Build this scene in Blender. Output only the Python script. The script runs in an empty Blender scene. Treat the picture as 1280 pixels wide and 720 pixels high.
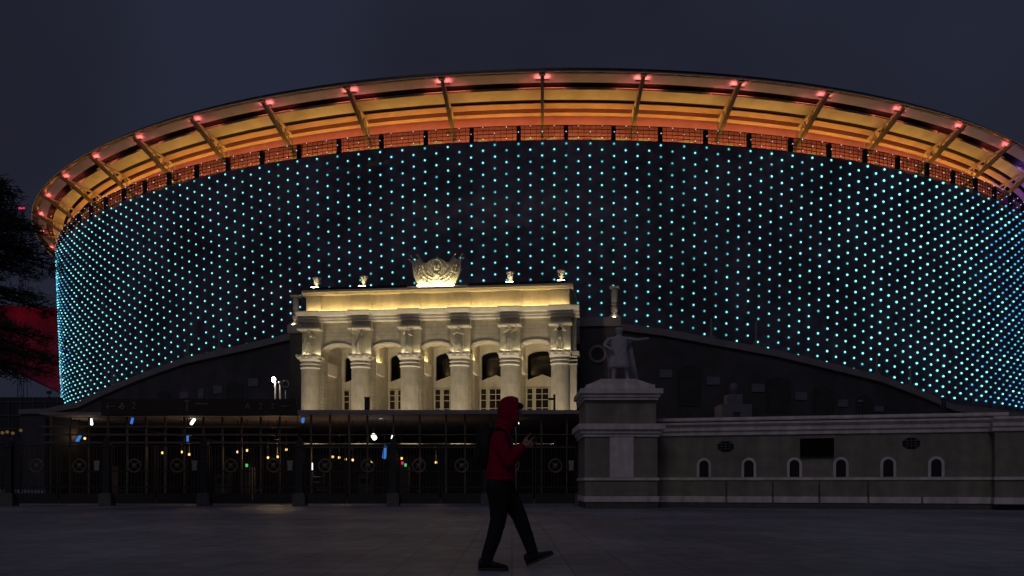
import bpy, bmesh, math, random
from mathutils import Vector, Matrix
random.seed(11)
PI = math.pi
S = bpy.context.scene
COL = S.collection
F, HZ, EYE = 1090.0, 605.0, 0.863           # focal length and horizon (in photo pixels), eye height in metres

def at(x, y, d):                            # a point seen at pixel x, y and standing d metres away
    return Vector(((x - 640) / F * d, d, EYE + (HZ - y) / F * d))

# ------------------------------------------------------------------ materials
def mat(name, col, rough=0.7, var=0.0, scale=3.0, bump=0.0, metal=0.0, spec=0.3, detail=6.0, var2=0.0, scale2=0.4, streak=False):
    m = bpy.data.materials.new(name); m.use_nodes = True
    nt = m.node_tree; n = nt.nodes; l = nt.links
    b = n['Principled BSDF']
    b.inputs['Roughness'].default_value = rough; b.inputs['Metallic'].default_value = metal
    b.inputs['Specular IOR Level'].default_value = spec
    b.inputs['Base Color'].default_value = (*col, 1)
    if var or bump:
        tc = n.new('ShaderNodeTexCoord')
        nz = n.new('ShaderNodeTexNoise'); nz.inputs['Scale'].default_value = scale; nz.inputs['Detail'].default_value = detail
        l.new(tc.outputs['Object'], nz.inputs['Vector'])
        if var:
            mr = n.new('ShaderNodeMapRange'); mr.inputs['From Min'].default_value = .3; mr.inputs['From Max'].default_value = .7
            mr.inputs['To Min'].default_value = 1 - var; mr.inputs['To Max'].default_value = 1 + var
            l.new(nz.outputs['Fac'], mr.inputs['Value'])
            vm = n.new('ShaderNodeVectorMath'); vm.operation = 'SCALE'; vm.inputs[0].default_value = col
            fac = mr.outputs['Result']
            if var2:
                nz2 = n.new('ShaderNodeTexNoise'); nz2.inputs['Scale'].default_value = scale2; nz2.inputs['Detail'].default_value = 3
                if streak:
                    mp2 = n.new('ShaderNodeMapping'); mp2.inputs['Scale'].default_value = (1, 1, .12); l.new(tc.outputs['Object'], mp2.inputs['Vector']); l.new(mp2.outputs[0], nz2.inputs['Vector'])
                else: l.new(tc.outputs['Object'], nz2.inputs['Vector'])
                mr2 = n.new('ShaderNodeMapRange'); mr2.inputs['From Min'].default_value = .35; mr2.inputs['From Max'].default_value = .65
                mr2.inputs['To Min'].default_value = 1 - var2; mr2.inputs['To Max'].default_value = 1 + var2
                l.new(nz2.outputs['Fac'], mr2.inputs['Value'])
                mm = n.new('ShaderNodeMath'); mm.operation = 'MULTIPLY'
                l.new(fac, mm.inputs[0]); l.new(mr2.outputs['Result'], mm.inputs[1]); fac = mm.outputs[0]
            l.new(fac, vm.inputs['Scale']); l.new(vm.outputs['Vector'], b.inputs['Base Color'])
        if bump:
            bp = n.new('ShaderNodeBump'); bp.inputs['Strength'].default_value = bump; bp.inputs['Distance'].default_value = .03
            l.new(nz.outputs['Fac'], bp.inputs['Height']); l.new(bp.outputs['Normal'], b.inputs['Normal'])
    return m

def glow(name, col, strength, sample=True):
    m = bpy.data.materials.new(name); m.use_nodes = True
    nt = m.node_tree; n = nt.nodes
    n.remove(n['Principled BSDF'])
    e = n.new('ShaderNodeEmission'); e.inputs['Color'].default_value = (*col, 1); e.inputs['Strength'].default_value = strength
    nt.links.new(e.outputs[0], n['Material Output'].inputs['Surface'])
    m.cycles.emission_sampling = 'AUTO' if sample else 'NONE'
    return m

def see_through(name, col, fac, rough=.6, var=0.0):          # woven or perforated sheet, too fine to resolve: fac of it is holes
    m = mat(name, col, rough, spec=.1, var=var, scale=.8, var2=var, scale2=.12); nt = m.node_tree; n = nt.nodes
    t = n.new('ShaderNodeBsdfTransparent'); x = n.new('ShaderNodeMixShader'); x.inputs[0].default_value = fac
    nt.links.new(n['Principled BSDF'].outputs[0], x.inputs[1]); nt.links.new(t.outputs[0], x.inputs[2])
    nt.links.new(x.outputs[0], n['Material Output'].inputs['Surface'])
    return m

def stone_blocks(name, col, bw, bh, var=.12, dark=.7):
    m = mat(name, col, .8, var=var, scale=2.2, bump=.15); nt = m.node_tree; n = nt.nodes; l = nt.links
    tc = n.new('ShaderNodeTexCoord'); mp = n.new('ShaderNodeMapping'); mp.inputs['Rotation'].default_value = (PI / 2, 0, 0)
    l.new(tc.outputs['Object'], mp.inputs['Vector'])
    br = n.new('ShaderNodeTexBrick'); br.inputs['Scale'].default_value = 1; br.inputs['Brick Width'].default_value = bw
    br.inputs['Row Height'].default_value = bh; br.inputs['Mortar Size'].default_value = .02
    br.inputs['Color1'].default_value = (1, 1, 1, 1); br.inputs['Color2'].default_value = (.86, .86, .86, 1); br.inputs['Mortar'].default_value = (dark, dark, dark, 1)
    l.new(mp.outputs[0], br.inputs['Vector'])
    b = n['Principled BSDF']; src = b.inputs['Base Color'].links[0].from_socket
    vm = n.new('ShaderNodeVectorMath'); vm.operation = 'MULTIPLY'
    l.new(src, vm.inputs[0]); l.new(br.outputs['Color'], vm.inputs[1]); l.new(vm.outputs['Vector'], b.inputs['Base Color'])
    return m

M = dict(
    stone=mat('pale_stone', (.54, .5, .43), .75, .14, 1.4, .15, var2=.1, scale2=1.3, streak=True),
    stone_wall=stone_blocks('pale_stone_courses', (.47, .43, .36), 1.1, .33),
    stone_trim=mat('cornice_stone', (.74, .7, .62), .7, .08, 2.0, .08, var2=.08),
    carved=mat('carved_plaster', (.66, .6, .48), .65, .12, 6.0, .2),
    dark_wall=mat('dark_render', (.078, .072, .082), .85, .22, .5, .1, var2=.25, scale2=.09),
    dark_trim=mat('parapet_stone', (.24, .225, .24), .8, .15, .8, .1),
    pale_panel=mat('bluish_panel', (.17, .17, .22), .5, .15, 2),
    niche=mat('niche_dark', (.052, .05, .056), .9, .2, 1),
    wall=mat('grey_green_plaster', (.27, .25, .212), .85, .16, 2.5, .15, var2=.14, scale2=2.2, streak=True),
    trim=mat('cream_trim', (.74, .675, .67), .75, .12, 4, .12, var2=.15, scale2=2.5, streak=True),
    base=mat('dark_base', (.12, .108, .108), .7, .2, 5, .1),
    plaster_statue=mat('weathered_plaster', (.46, .44, .48), .8, .18, 5, .2),
    iron=mat('black_iron', (.03, .028, .03), .5, .3, 8, .05, spec=.4),
    iron_ring=mat('bronze_ring', (.2, .16, .12), .5, .3, 6, metal=.3),
    block=mat('granite_block', (.13, .125, .13), .75, .2, 6, .15),
    frame=mat('aluminium_frame', (.16, .125, .11), .5, .2, 4, metal=.2),
    roof=mat('roof_edge', (.3, .26, .29), .7, .12, 1.5),
    board=mat('brown_fascia', (.045, .03, .03), .6, .2, 1.2),
    letter=mat('letter_grey', (.2, .19, .21), .6, .1),
    hall=mat('hall_dark', (.03, .028, .03), .8, .2, 1),
    grey_metal=mat('grey_metal', (.2, .2, .22), .5, .15, 4, metal=.3),
    white_plate=mat('white_plate', (.34, .33, .35), .6, .1),
    pane_brown=mat('window_glass', (.03, .022, .022), .2, .3, 9, spec=.4),
    black=mat('black_panel', (.004, .004, .005), .3, spec=.2),
    dark_pane=mat('dark_pane', (.015, .014, .016), .12, spec=.6),
    bar=mat('white_bar', (.56, .51, .42), .6),
    rim=mat('rim_metal', (.03, .028, .026), .35, .2, 1, metal=.6),
    steel=mat('painted_steel', (.5, .46, .42), .5, .12, 2), truss_steel=mat('truss_steel', (.5, .42, .38), .5, .15, 2), chord_steel=mat('chord_steel', (.15, .13, .135), .45, .15, 2),
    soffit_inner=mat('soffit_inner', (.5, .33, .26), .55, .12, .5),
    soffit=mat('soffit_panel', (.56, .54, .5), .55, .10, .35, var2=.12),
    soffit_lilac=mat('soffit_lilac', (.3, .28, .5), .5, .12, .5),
    terracotta=mat('terracotta_cladding', (.78, .3, .5), .7, .10, .6),
    deep=mat('deep_structure', (.018, .016, .02), .9, .3, .3),
    screen=see_through('led_screen_net', (.14, .115, .175), .2, var=.3),
    band=see_through('fine_net', (.02, .018, .02), .56),
    post=mat('dark_post', (.02, .017, .02), .8),
    bark=mat('bark', (.03, .024, .02), .9, .3, 9, .4),
    needle=mat('needles', (.028, .036, .026), .8, .35, 3),
    redlit_skin=mat('membrane', (.3, .015, .05), .7, .5, .35, var2=.7, scale2=.13),  # red light on the roof is put into the membrane's colour
    facade_blue=mat('curtain_wall', (.03, .034, .05), .3, .25, .2, spec=.5),
    skin=mat('skin', (.42, .26, .2), .55, .06, 9),
    hoodie=mat('red_fleece', (.28, .005, .04), .9, .12, 14, .3, spec=.1),
    trousers=mat('black_cotton', (.02, .018, .022), .9, .2, 12, .3, spec=.1),
    shoe=mat('black_shoe', (.018, .017, .019), .6, .2, 14),
    sole=mat('shoe_sole', (.05, .048, .05), .7),
    bag=mat('black_nylon', (.016, .015, .018), .7, .2, 12, .2),
    phone=mat('phone_shell', (.01, .01, .012), .25, spec=.5),
    hair=mat('dark_hair', (.02, .015, .012), .6),
    eye=mat('eye_white', (.5, .48, .45), .3),
    white_glow=glow('lamp_white', (1, .97, .88), 6),
    roof_glow=glow('roof_lamp_white', (1, .96, .8), 28),
    blue_glow=glow('reflection_blue', (.06, .32, 1), 1.1),
    yellow_glow=glow('lamp_yellow', (1, .6, .15), 3.5),
    far_glow=glow('far_lamp_amber', (1, .62, .2), .1, False),
    olive_glow=glow('gallery_light', (.5, .4, .03), .28, False), dim_red=glow('exit_light', (.6, .02, .06), .16, False),
    led_soft=glow('led_soft', (.13, .66, .7), 1.25, False),
    green_glow=glow('lamp_green', (.08, 1, .25), 1.2, False),
    red_glow=glow('lamp_red', (1, .02, .12), 1.6, False),
    cove_glow=glow('cove_led', (1, .49, .08), 30),
    cove_violet=glow('cove_led_violet', (.45, .2, 1), 16),
    dash_glow=glow('ledge_led', (1, .68, .12), 1.1, False),
    tip_glow=glow('tip_led', (1, .17, .1), 38),
    tip_violet=glow('tip_led_violet', (.5, .2, 1), 40),
    attic_glow=glow('attic_led', (1, .68, .22), 17),
    niche_glow=glow('niche_led', (1, .86, .48), 36),
    crest_glow=glow('crest_led', (1, .84, .45), 42),
    niche_front=glow('niche_front_led', (1, .88, .55), 15),
    bay_glow=glow('bay_led', (1, .76, .32), 60),
    led_teal=glow('led_teal', (.2, .84, .86), 2.3, False), led_halo=glow('led_halo', (.05, .62, .68), .16, False),
    led_white=glow('led_white', (.55, .85, .95), 1.7, False),
    led_blue=glow('led_blue', (.08, .5, .9), 1.3, False),
    led_dim=glow('led_dim', (.5, .5, .85), 1.3, False),
)

# ------------------------------------------------------------------ mesh helpers
class MB:
    def __init__(s): s.v = []; s.f = []; s.sm = []
    def add(s, vs, fs, smooth=False):
        b = len(s.v); s.v += [tuple(p) for p in vs]; s.f += [tuple(b + i for i in f) for f in fs]; s.sm += [smooth] * len(fs); return s
    def box(s, x0, x1, y0, y1, z0, z1):
        return s.add([(x, y, z) for z in (z0, z1) for y in (y0, y1) for x in (x0, x1)],
                     [(0, 2, 3, 1), (4, 5, 7, 6), (0, 1, 5, 4), (2, 6, 7, 3), (0, 4, 6, 2), (1, 3, 7, 5)])
    def prism(s, pts, a, b, axis='y'):      # 2-D outline extruded from a to b; axis y: pts (x,z); x: pts (y,z); z: pts (x,y)
        n = len(pts)
        def p3(p, t): return (p[0], t, p[1]) if axis == 'y' else (t, p[0], p[1]) if axis == 'x' else (p[0], p[1], t)
        vs = [p3(p, a) for p in pts] + [p3(p, b) for p in pts]
        return s.add(vs, [tuple(range(n - 1, -1, -1)), tuple(range(n, 2 * n))] + [(i, (i + 1) % n, n + (i + 1) % n, n + i) for i in range(n)])
    def lathe(s, prof, cx=0, cy=0, n=16, smooth=True, flute=0):
        vs = []
        for r, z in prof:
            for k in range(n):
                a = 2 * PI * k / n; q = r * (1 - flute * (k % 2)); vs.append((cx + q * math.cos(a), cy + q * math.sin(a), z))
        fs = [(j * n + k, j * n + (k + 1) % n, (j + 1) * n + (k + 1) % n, (j + 1) * n + k) for j in range(len(prof) - 1) for k in range(n)]
        m = len(prof)
        s.add(vs, fs, smooth)
        b = len(s.v) - len(vs)
        s.f += [tuple(b + k for k in range(n - 1, -1, -1)), tuple(b + (m - 1) * n + k for k in range(n))]; s.sm += [False, False]
        return s
    def tube(s, a, b, r0, r1=None, n=8, smooth=True):
        a = Vector(a); b = Vector(b); r1 = r0 if r1 is None else r1
        d = (b - a).normalized(); u = d.orthogonal().normalized(); w = d.cross(u)
        vs = [p + (u * math.cos(2 * PI * k / n) + w * math.sin(2 * PI * k / n)) * r for p, r in ((a, r0), (b, r1)) for k in range(n)]
        s.add(vs, [(k, (k + 1) % n, n + (k + 1) % n, n + k) for k in range(n)], smooth)
        t = len(s.v) - len(vs)
        s.f += [tuple(t + k for k in range(n - 1, -1, -1)), tuple(t + n + k for k in range(n))]; s.sm += [False, False]
        return s
    def beam(s, a, b, w, h):                # rectangular bar from a to b, h in the vertical direction
        a = Vector(a); b = Vector(b); d = (b - a).normalized()
        u = d.cross(Vector((0, 0, 1)));  u = u.normalized() if u.length > 1e-4 else Vector((1, 0, 0)); v = u.cross(d)
        vs = [p + u * i * w / 2 + v * j * h / 2 for p in (a, b) for i, j in ((-1, -1), (1, -1), (1, 1), (-1, 1))]
        return s.add(vs, [(3, 2, 1, 0), (4, 5, 6, 7)] + [(k, (k + 1) % 4, 4 + (k + 1) % 4, 4 + k) for k in range(4)])
    def torus(s, c, R, r, axis='y', n=28, m=8, a0=0, a1=2 * PI):
        full = abs(a1 - a0 - 2 * PI) < 1e-6; N = n if full else n + 1; vs = []
        for i in range(N):
            a = a0 + (a1 - a0) * i / n
            for j in range(m):
                t = 2 * PI * j / m; q = R + r * math.cos(t); e = r * math.sin(t)
                p = (q * math.cos(a), e, q * math.sin(a)) if axis == 'y' else (q * math.cos(a), q * math.sin(a), e)
                vs.append((c[0] + p[0], c[1] + p[1], c[2] + p[2]))
        return s.add(vs, [(i * m + j, i * m + (j + 1) % m, ((i + 1) % N) * m + (j + 1) % m, ((i + 1) % N) * m + j) for i in range(n if full else n) for j in range(m)], True)
    def ball(s, c, r, n=12, m=8, rot=None):
        r = (r, r, r) if isinstance(r, (int, float)) else r; vs = [(0, 0, 1)]
        for j in range(1, m):
            for k in range(n):
                t = PI * j / m; a = 2 * PI * k / n; vs.append((math.sin(t) * math.cos(a), math.sin(t) * math.sin(a), math.cos(t)))
        vs.append((0, 0, -1))
        vs = [Vector((x * r[0], y * r[1], z * r[2])) for x, y, z in vs]
        if rot: vs = [rot @ v for v in vs]
        vs = [v + Vector(c) for v in vs]; e = len(vs) - 1
        fs = [(0, 1 + k, 1 + (k + 1) % n) for k in range(n)]
        fs += [(1 + (j - 1) * n + k, 1 + j * n + k, 1 + j * n + (k + 1) % n, 1 + (j - 1) * n + (k + 1) % n) for j in range(1, m - 1) for k in range(n)]
        fs += [(1 + (m - 2) * n + (k + 1) % n, 1 + (m - 2) * n + k, e) for k in range(n)]
        return s.add(vs, fs, True)
    def mesh(s, me, at_=Matrix()):
        return s.add([at_ @ v.co for v in me.vertices], [tuple(p.vertices) for p in me.polygons], True)
    def data(s, name, m, bevel=0):
        me = bpy.data.meshes.new(name); me.from_pydata(s.v, [], s.f); me.validate(clean_customdata=False)
        if len(me.polygons) == len(s.sm): me.polygons.foreach_set('use_smooth', s.sm)
        bm = bmesh.new(); bm.from_mesh(me); bmesh.ops.recalc_face_normals(bm, faces=bm.faces); bm.to_mesh(me); bm.free()
        me.materials.append(m); return me
    def build(s, name, m, parent=None, loc=None, rz=0, bevel=0):
        o = bpy.data.objects.new(name, s.data(name, m)); COL.objects.link(o)
        if parent is not None: o.parent = parent
        if loc is not None: o.location = loc
        if rz: o.rotation_euler.z = rz
        if bevel:
            b = o.modifiers.new('edge', 'BEVEL'); b.width = bevel; b.segments = 2; b.limit_method = 'ANGLE'
        return o

def tag(o, label=None, cat=None, group=None, kind=None):
    if label: o['label'] = label
    if cat: o['category'] = cat
    if group: o['group'] = group
    if kind: o['kind'] = kind
    return o
def empty(name, loc, rz=0, **k):
    o = bpy.data.objects.new(name, None); COL.objects.link(o); o.location = loc; o.rotation_euler.z = rz
    return tag(o, **k)
def copy_tree(o, parent=None):
    c = o.copy(); COL.objects.link(c)
    if parent is not None: c.parent = parent
    for ch in [x for x in o.children]: copy_tree(ch, c)
    return c
def skin(pts, edges, root=0, levels=1, extra=None):      # one smooth body grown round a skeleton
    names = list(pts); idx = {n: i for i, n in enumerate(names)}
    me = bpy.data.meshes.new('skeleton'); me.from_pydata([pts[n][0] for n in names], [(idx[a], idx[b]) for a, b in edges], [])
    o = bpy.data.objects.new('skeleton', me); COL.objects.link(o)
    sk = o.modifiers.new('skin', 'SKIN'); sk.use_smooth_shade = True
    for i, n in enumerate(names):
        r = pts[n][1]; r = (r, r) if isinstance(r, (int, float)) else r
        d = me.skin_vertices[0].data[i]; d.radius = r; d.use_root = (i == root)
    if levels:
        sb = o.modifiers.new('sub', 'SUBSURF'); sb.levels = levels; sb.render_levels = levels
    dg = bpy.context.evaluated_depsgraph_get(); out = bpy.data.meshes.new_from_object(o.evaluated_get(dg))
    bpy.data.objects.remove(o); bpy.data.meshes.remove(me)
    return out
def spot(parent, name, loc, target, power, col, size=60, blend=.6, radius=.15):
    L = bpy.data.lights.new(name, 'SPOT'); L.energy = power; L.color = col; L.spot_size = math.radians(size); L.spot_blend = blend; L.shadow_soft_size = radius
    o = bpy.data.objects.new(name, L); COL.objects.link(o); o.location = loc
    o.rotation_euler = (Vector(target) - Vector(loc)).to_track_quat('-Z', 'Y').to_euler()
    return o

# ------------------------------------------------------------------ world, camera, sun
EL, AZ = math.radians(-5.0), math.radians(250)
w = bpy.data.worlds.new('World'); S.world = w; w.use_nodes = True
nt = w.node_tree; bg = nt.nodes['Background']
sky = nt.nodes.new('ShaderNodeTexSky'); sky.sky_type = 'NISHITA'; sky.sun_disc = False
sky.sun_elevation = EL; sky.sun_rotation = AZ
nt.links.new(sky.outputs[0], bg.inputs['Color']); bg.inputs['Strength'].default_value = .06
bg2 = nt.nodes.new('ShaderNodeBackground'); bg2.inputs['Strength'].default_value = 1.0          # the overcast night sky glows with the city's light
tc = nt.nodes.new('ShaderNodeTexCoord'); nz = nt.nodes.new('ShaderNodeTexNoise'); nz.inputs['Scale'].default_value = 2.2; nz.inputs['Detail'].default_value = 3
nt.links.new(tc.outputs['Generated'], nz.inputs['Vector'])
rp = nt.nodes.new('ShaderNodeValToRGB'); rp.color_ramp.elements[0].position = .36; rp.color_ramp.elements[1].position = .66
rp.color_ramp.elements[0].color = (.0118, .0118, .0205, 1); rp.color_ramp.elements[1].color = (.0185, .0215, .0395, 1)
nt.links.new(nz.outputs['Fac'], rp.inputs['Fac']); nt.links.new(rp.outputs[0], bg2.inputs['Color'])
ad = nt.nodes.new('ShaderNodeAddShader'); nt.links.new(bg.outputs[0], ad.inputs[0]); nt.links.new(bg2.outputs[0], ad.inputs[1])
nt.links.new(ad.outputs[0], nt.nodes['World Output'].inputs['Surface'])

cam = bpy.data.cameras.new('camera'); co = bpy.data.objects.new('camera', cam); COL.objects.link(co)
cam.sensor_width = 36; cam.lens = 36 * F / 1280; cam.shift_y = (HZ - 360) / 1280; cam.clip_end = 5000; cam.clip_start = .1
co.location = (0, 0, EYE); co.rotation_euler = (PI / 2, 0, 0); S.camera = co
sun = bpy.data.lights.new('sun', 'SUN'); sun.energy = .135; sun.angle = math.radians(24); sun.color = (1, .9, .9)
so = bpy.data.objects.new('sun', sun); COL.objects.link(so); so.rotation_euler = (math.radians(52), 0, math.radians(-18))
S.view_settings.view_transform = 'Standard'; S.view_settings.look = 'None'; S.view_settings.exposure = 0; S.view_settings.gamma = 1
S.render.engine = 'CYCLES'; S.cycles.use_denoising = True; S.cycles.sample_clamp_indirect = 3
S.cycles.max_bounces = 6; S.cycles.transparent_max_bounces = 16
try: S.cycles.denoiser = 'OPENIMAGEDENOISE'
except Exception: pass

# ------------------------------------------------------------------ ground
def paving():
    m = mat('plaza_paving', (.315, .305, .365), .55, .24, 2.6, .1, spec=.42, var2=.3, scale2=.22); nt = m.node_tree; n = nt.nodes; l = nt.links
    tc = n.new('ShaderNodeTexCoord'); br = n.new('ShaderNodeTexBrick'); br.inputs['Scale'].default_value = 1
    br.inputs['Brick Width'].default_value = 1.2; br.inputs['Row Height'].default_value = .6; br.inputs['Mortar Size'].default_value = .012; br.offset = .5
    br.inputs['Color1'].default_value = (1, 1, 1, 1); br.inputs['Color2'].default_value = (.78, .78, .81, 1); br.inputs['Mortar'].default_value = (.55, .55, .58, 1)
    mp = n.new('ShaderNodeMapping'); mp.inputs['Rotation'].default_value = (0, 0, math.radians(90)); l.new(tc.outputs['Object'], mp.inputs['Vector']); l.new(mp.outputs[0], br.inputs['Vector'])
    b = n['Principled BSDF']; src = b.inputs['Base Color'].links[0].from_socket
    vm = n.new('ShaderNodeVectorMath'); vm.operation = 'MULTIPLY'; l.new(src, vm.inputs[0]); l.new(br.outputs['Color'], vm.inputs[1]); l.new(vm.outputs['Vector'], b.inputs['Base Color'])
    return m
tag(MB().add([(-900, -200, 0), (900, -200, 0), (900, 1600, 0), (-900, 1600, 0)], [(0, 1, 2, 3)]).build('plaza_pavement', paving()), kind='structure')

# ------------------------------------------------------------------ stadium
CX = .0348; DC = 193.0
NB, BAY = 56, 2 * PI / 56
st = empty('stadium', (DC * math.sin(CX), DC * math.cos(CX), 0), -CX,
           label='huge round stadium with glowing orange canopy and dark front dotted with turquoise lights', cat='stadium')
def cyl(phi, r, z): return (r * math.sin(phi), -r * math.cos(phi), z)
def zy(y, r): return EYE + (HZ - y) / F * (DC - r)      # height that shows at row y on the stadium's nearest side
P0, P1 = -13, 13
def ring(prof, name, m, per=4, p0=P0, p1=P1, closed=True):
    b = MB(); n = (p1 - p0) * per; k = len(prof)
    vs = [cyl((p0 + i / per) * BAY, r, z) for i in range(n + 1) for r, z in prof]
    kk = k if closed else k - 1
    fs = [(i * k + j, i * k + (j + 1) % k, (i + 1) * k + (j + 1) % k, (i + 1) * k + j) for i in range(n) for j in range(kk)]
    if closed: fs += [tuple(range(k)), tuple(n * k + j for j in range(k))]
    return b.add(vs, fs).build(name, m, st)
def sheet(r0, y0, r1, y1, t=.08):
    return [(r0, zy(y0, r0)), (r1, zy(y1, r1)), (r1, zy(y1, r1) + t), (r0, zy(y0, r0) + t)]
ring([(98.1, zy(92.3, 98.1)), (98.75, zy(91.5, 98.75)), (98.9, zy(88.5, 98.9)), (98.6, zy(87.5, 98.6)), (60, 47.6), (60, 47.2), (98.0, zy(88, 98.0) + .25)], 'roof', M['rim'])
ring([(98.97 + .075 * math.cos(k * PI / 3), zy(89.7, 98.97) + .075 * math.sin(k * PI / 3)) for k in range(6)], 'roof_edge', M['steel'])
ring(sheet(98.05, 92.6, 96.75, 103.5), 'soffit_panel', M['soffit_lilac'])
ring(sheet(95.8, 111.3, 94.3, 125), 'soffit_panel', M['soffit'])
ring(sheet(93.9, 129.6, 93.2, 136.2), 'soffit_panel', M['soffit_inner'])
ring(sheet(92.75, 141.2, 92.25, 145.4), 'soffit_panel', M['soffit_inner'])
ring([(98.0, 46.0), (91.4, 44.6), (91.4, 44.7), (98.0, 46.1)], 'roof_deck', M['deep'])
ring([(92.05, zy(147.8, 92)), (92.0, 40.21), (91.6, 40.21), (91.6, 44.5), (92.05, 44.5)], 'gallery_wall', M['terracotta'])
ring([(93.4, 40.16), (93.4, 39.9), (91.6, 39.9), (91.6, 40.2), (93.3, 40.2)], 'gallery_ledge', M['deep'])
ring([(95.8, zy(109.6, 95.8)), (95.8, zy(112.6, 95.8)), (95.72, zy(112.6, 95.72)), (95.72, zy(109.6, 95.72))], 'soffit_lip', M['soffit'])
ring([(91.5, 39.88), (91.0, 10), (90.6, 10), (91.1, 39.88)], 'inner_wall', M['deep'])
ring([(94.3, 11.2), (95.3, 39.35), (95.24, 39.35), (94.24, 11.2)], 'screen', M['screen'])
ring([(95.3, 39.36), (95.34, 41.05), (95.30, 41.05), (95.26, 39.36)], 'net_band', M['band'])
ring([(94.6, 10.2), (94.6, 11.15), (90.6, 11.15), (90.6, 10.2)], 'bottom_edge', M['dark_trim'])
for z in (37.4, 33.4, 29.0, 24.5, 20.0):
    ring([(94.2, z), (94.2, z + .35), (91.6, z + .35), (91.6, z)], 'floor_slab', M['post'])
fr = MB()
for i in range(P0 * 16, P1 * 16 + 1):
    a = i * BAY / 16
    fr.tube(cyl(a, 95.22, 39.3), cyl(a, 95.26, 41.05), .03, n=4, smooth=False)
for z in (39.4, 39.8, 40.2, 40.62, 41.05):
    for i in range(P0 * 4, P1 * 4):
        fr.tube(cyl(i * BAY / 4, 95.22, z), cyl((i + 1) * BAY / 4, 95.22, z), .04, n=4, smooth=False)
fr.build('net_frame', M['post'], st)
pm = MB().box(-.23, .23, -.2, .2, 37.2, 41.06).data('screen_post', M['post'])
for i in range(P0 * 2, P1 * 2 + 1):
    o = bpy.data.objects.new('screen_post', pm); COL.objects.link(o); o.parent = st
    a = (i + .5) * BAY / 2; o.location = cyl(a, 94.95, 0); o.rotation_euler.z = a
# canopy trusses with a red lamp at each tip, light coves on the ledge
tm = MB()
tip, foot, top = (0, -98.3, zy(93.5, 98.3)), (0, -91.8, 41.0), (0, -92.3, zy(143, 92.3) - .12)
ch = MB(); ch.beam(tip, foot, .34, .44); ch.box(-.32, .32, -98.75, -98.2, zy(95, 98.4), zy(88.6, 98.4)); chmesh = ch.data('lower_chord', M['chord_steel'])
tm.beam(tip, top, .22, .24)
lo = lambda t: Vector(tip).lerp(Vector(foot), t); up = lambda t: Vector(tip).lerp(Vector(top), t)
for t0, t1 in ((.38, .5), (.62, .5), (.62, .76), (.9, .76), (.9, 1.0)):
    tm.beam(lo(t0), up(t1), .17, .17)
tmesh = tm.data('truss', M['truss_steel'])
tz0 = zy(94.2, 97.6) - .5
lm, tray = MB(), MB()
for s_ in (-1, 1):
    xa, xb = s_ * .22, s_ * .75
    lm.add([(xa, -97.75, tz0), (xb, -97.75, tz0), (xb, -97.55, tz0), (xa, -97.55, tz0)], [(0, 1, 2, 3)])
    tray.box(0 if s_ > 0 else xb - .03, xb + .03 if s_ > 0 else 0, -97.8, -97.5, tz0 - .08, tz0 - .012)
    zl = zy(111.2, 96.25); xa, xb = s_ * .35, s_ * 2.4
    lm.add([(xa, -96.32, zl), (xb, -96.25, zl), (xb, -96.15, zl), (xa, -96.22, zl)], [(0, 1, 2, 3)])
    tray.box(0 if s_ > 0 else xb - .03, xb + .03 if s_ > 0 else 0, -96.36, -96.1, zl - .05, zl - .012)
tray.beam((0, -97.6, tz0 - .05), (0, -96.2, zl - .03), .05, .05)
lmesh, lvio = lm.data('tip_lamp', M['tip_glow']), lm.data('tip_lamp', M['tip_violet']); trmesh = tray.data('lamp_tray', M['chord_steel'])
for i in range(P0, P1 + 1):
    o = bpy.data.objects.new('truss', tmesh); COL.objects.link(o); o.parent = st; o.rotation_euler.z = i * BAY
    for nm, dd in (('lower_chord', chmesh), ('tip_lamp', lvio if i >= 7 else lmesh), ('lamp_tray', trmesh)):
        q = bpy.data.objects.new(nm, dd); COL.objects.link(q); q.parent = o
for i in range(P0, P1):
    c = MB(); d = MB()
    for j in range(4):
        a0, a1 = (i + (j + .08) / 4) * BAY, (i + (j + .92) / 4) * BAY
        c.add([cyl(a0, 92.75, 40.25), cyl(a1, 92.75, 40.25), cyl(a1, 93.05, 40.25), cyl(a0, 93.05, 40.25)], [(0, 1, 2, 3)])
        if random.random() < .8:
            a0, a1 = (i + (j + .2) / 4) * BAY, (i + (j + .2 + random.uniform(.3, .6)) / 4) * BAY
            d.beam(cyl(a0, 93.47, 40.2), cyl(a1, 93.47, 40.2), .1, .13)
    c.build('cove_lamp', M['cove_violet'] if i >= 7 else M['cove_glow'], st)
    if d.v: d.build('ledge_lamp', M['dash_glow'], st)
sj = MB()
for i in range(P0 * 2, P1 * 2 + 1):
    a = (i + .5) * BAY / 2; sj.tube(cyl(a, 94.36, 11.3), cyl(a, 95.36, 39.3), .022, n=4, smooth=False)
sj.build('screen_joint', M['post'], st)
for a0, a1, y0, y1, m in ((-16.6, -13.6, 195, 205, 'olive_glow'), (-13.2, -11.5, 190, 196, 'olive_glow'), (14.0, 17.5, 196, 204, 'olive_glow'), (12.6, 13.4, 192, 204, 'dim_red'), (7.6, 8.2, 186, 199, 'dim_red'), (-11.0, -2, 190.5, 192, 'dim_red'), (2, 7, 190.5, 192, 'dim_red'), (8.0, 9.2, 335, 343, 'dim_red'), (26, 28, 300, 309, 'dim_red'), (1.2, 1.8, 333, 337, 'dim_red')):
    b = MB(); a0, a1 = math.radians(a0), math.radians(a1); r = 91.62
    b.add([cyl(a0, r, zy(y1, r)), cyl(a1, r, zy(y1, r)), cyl(a1, r, zy(y0, r)), cyl(a0, r, zy(y0, r))], [(0, 1, 2, 3)]).build('lit_window', M[m], st)
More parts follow.
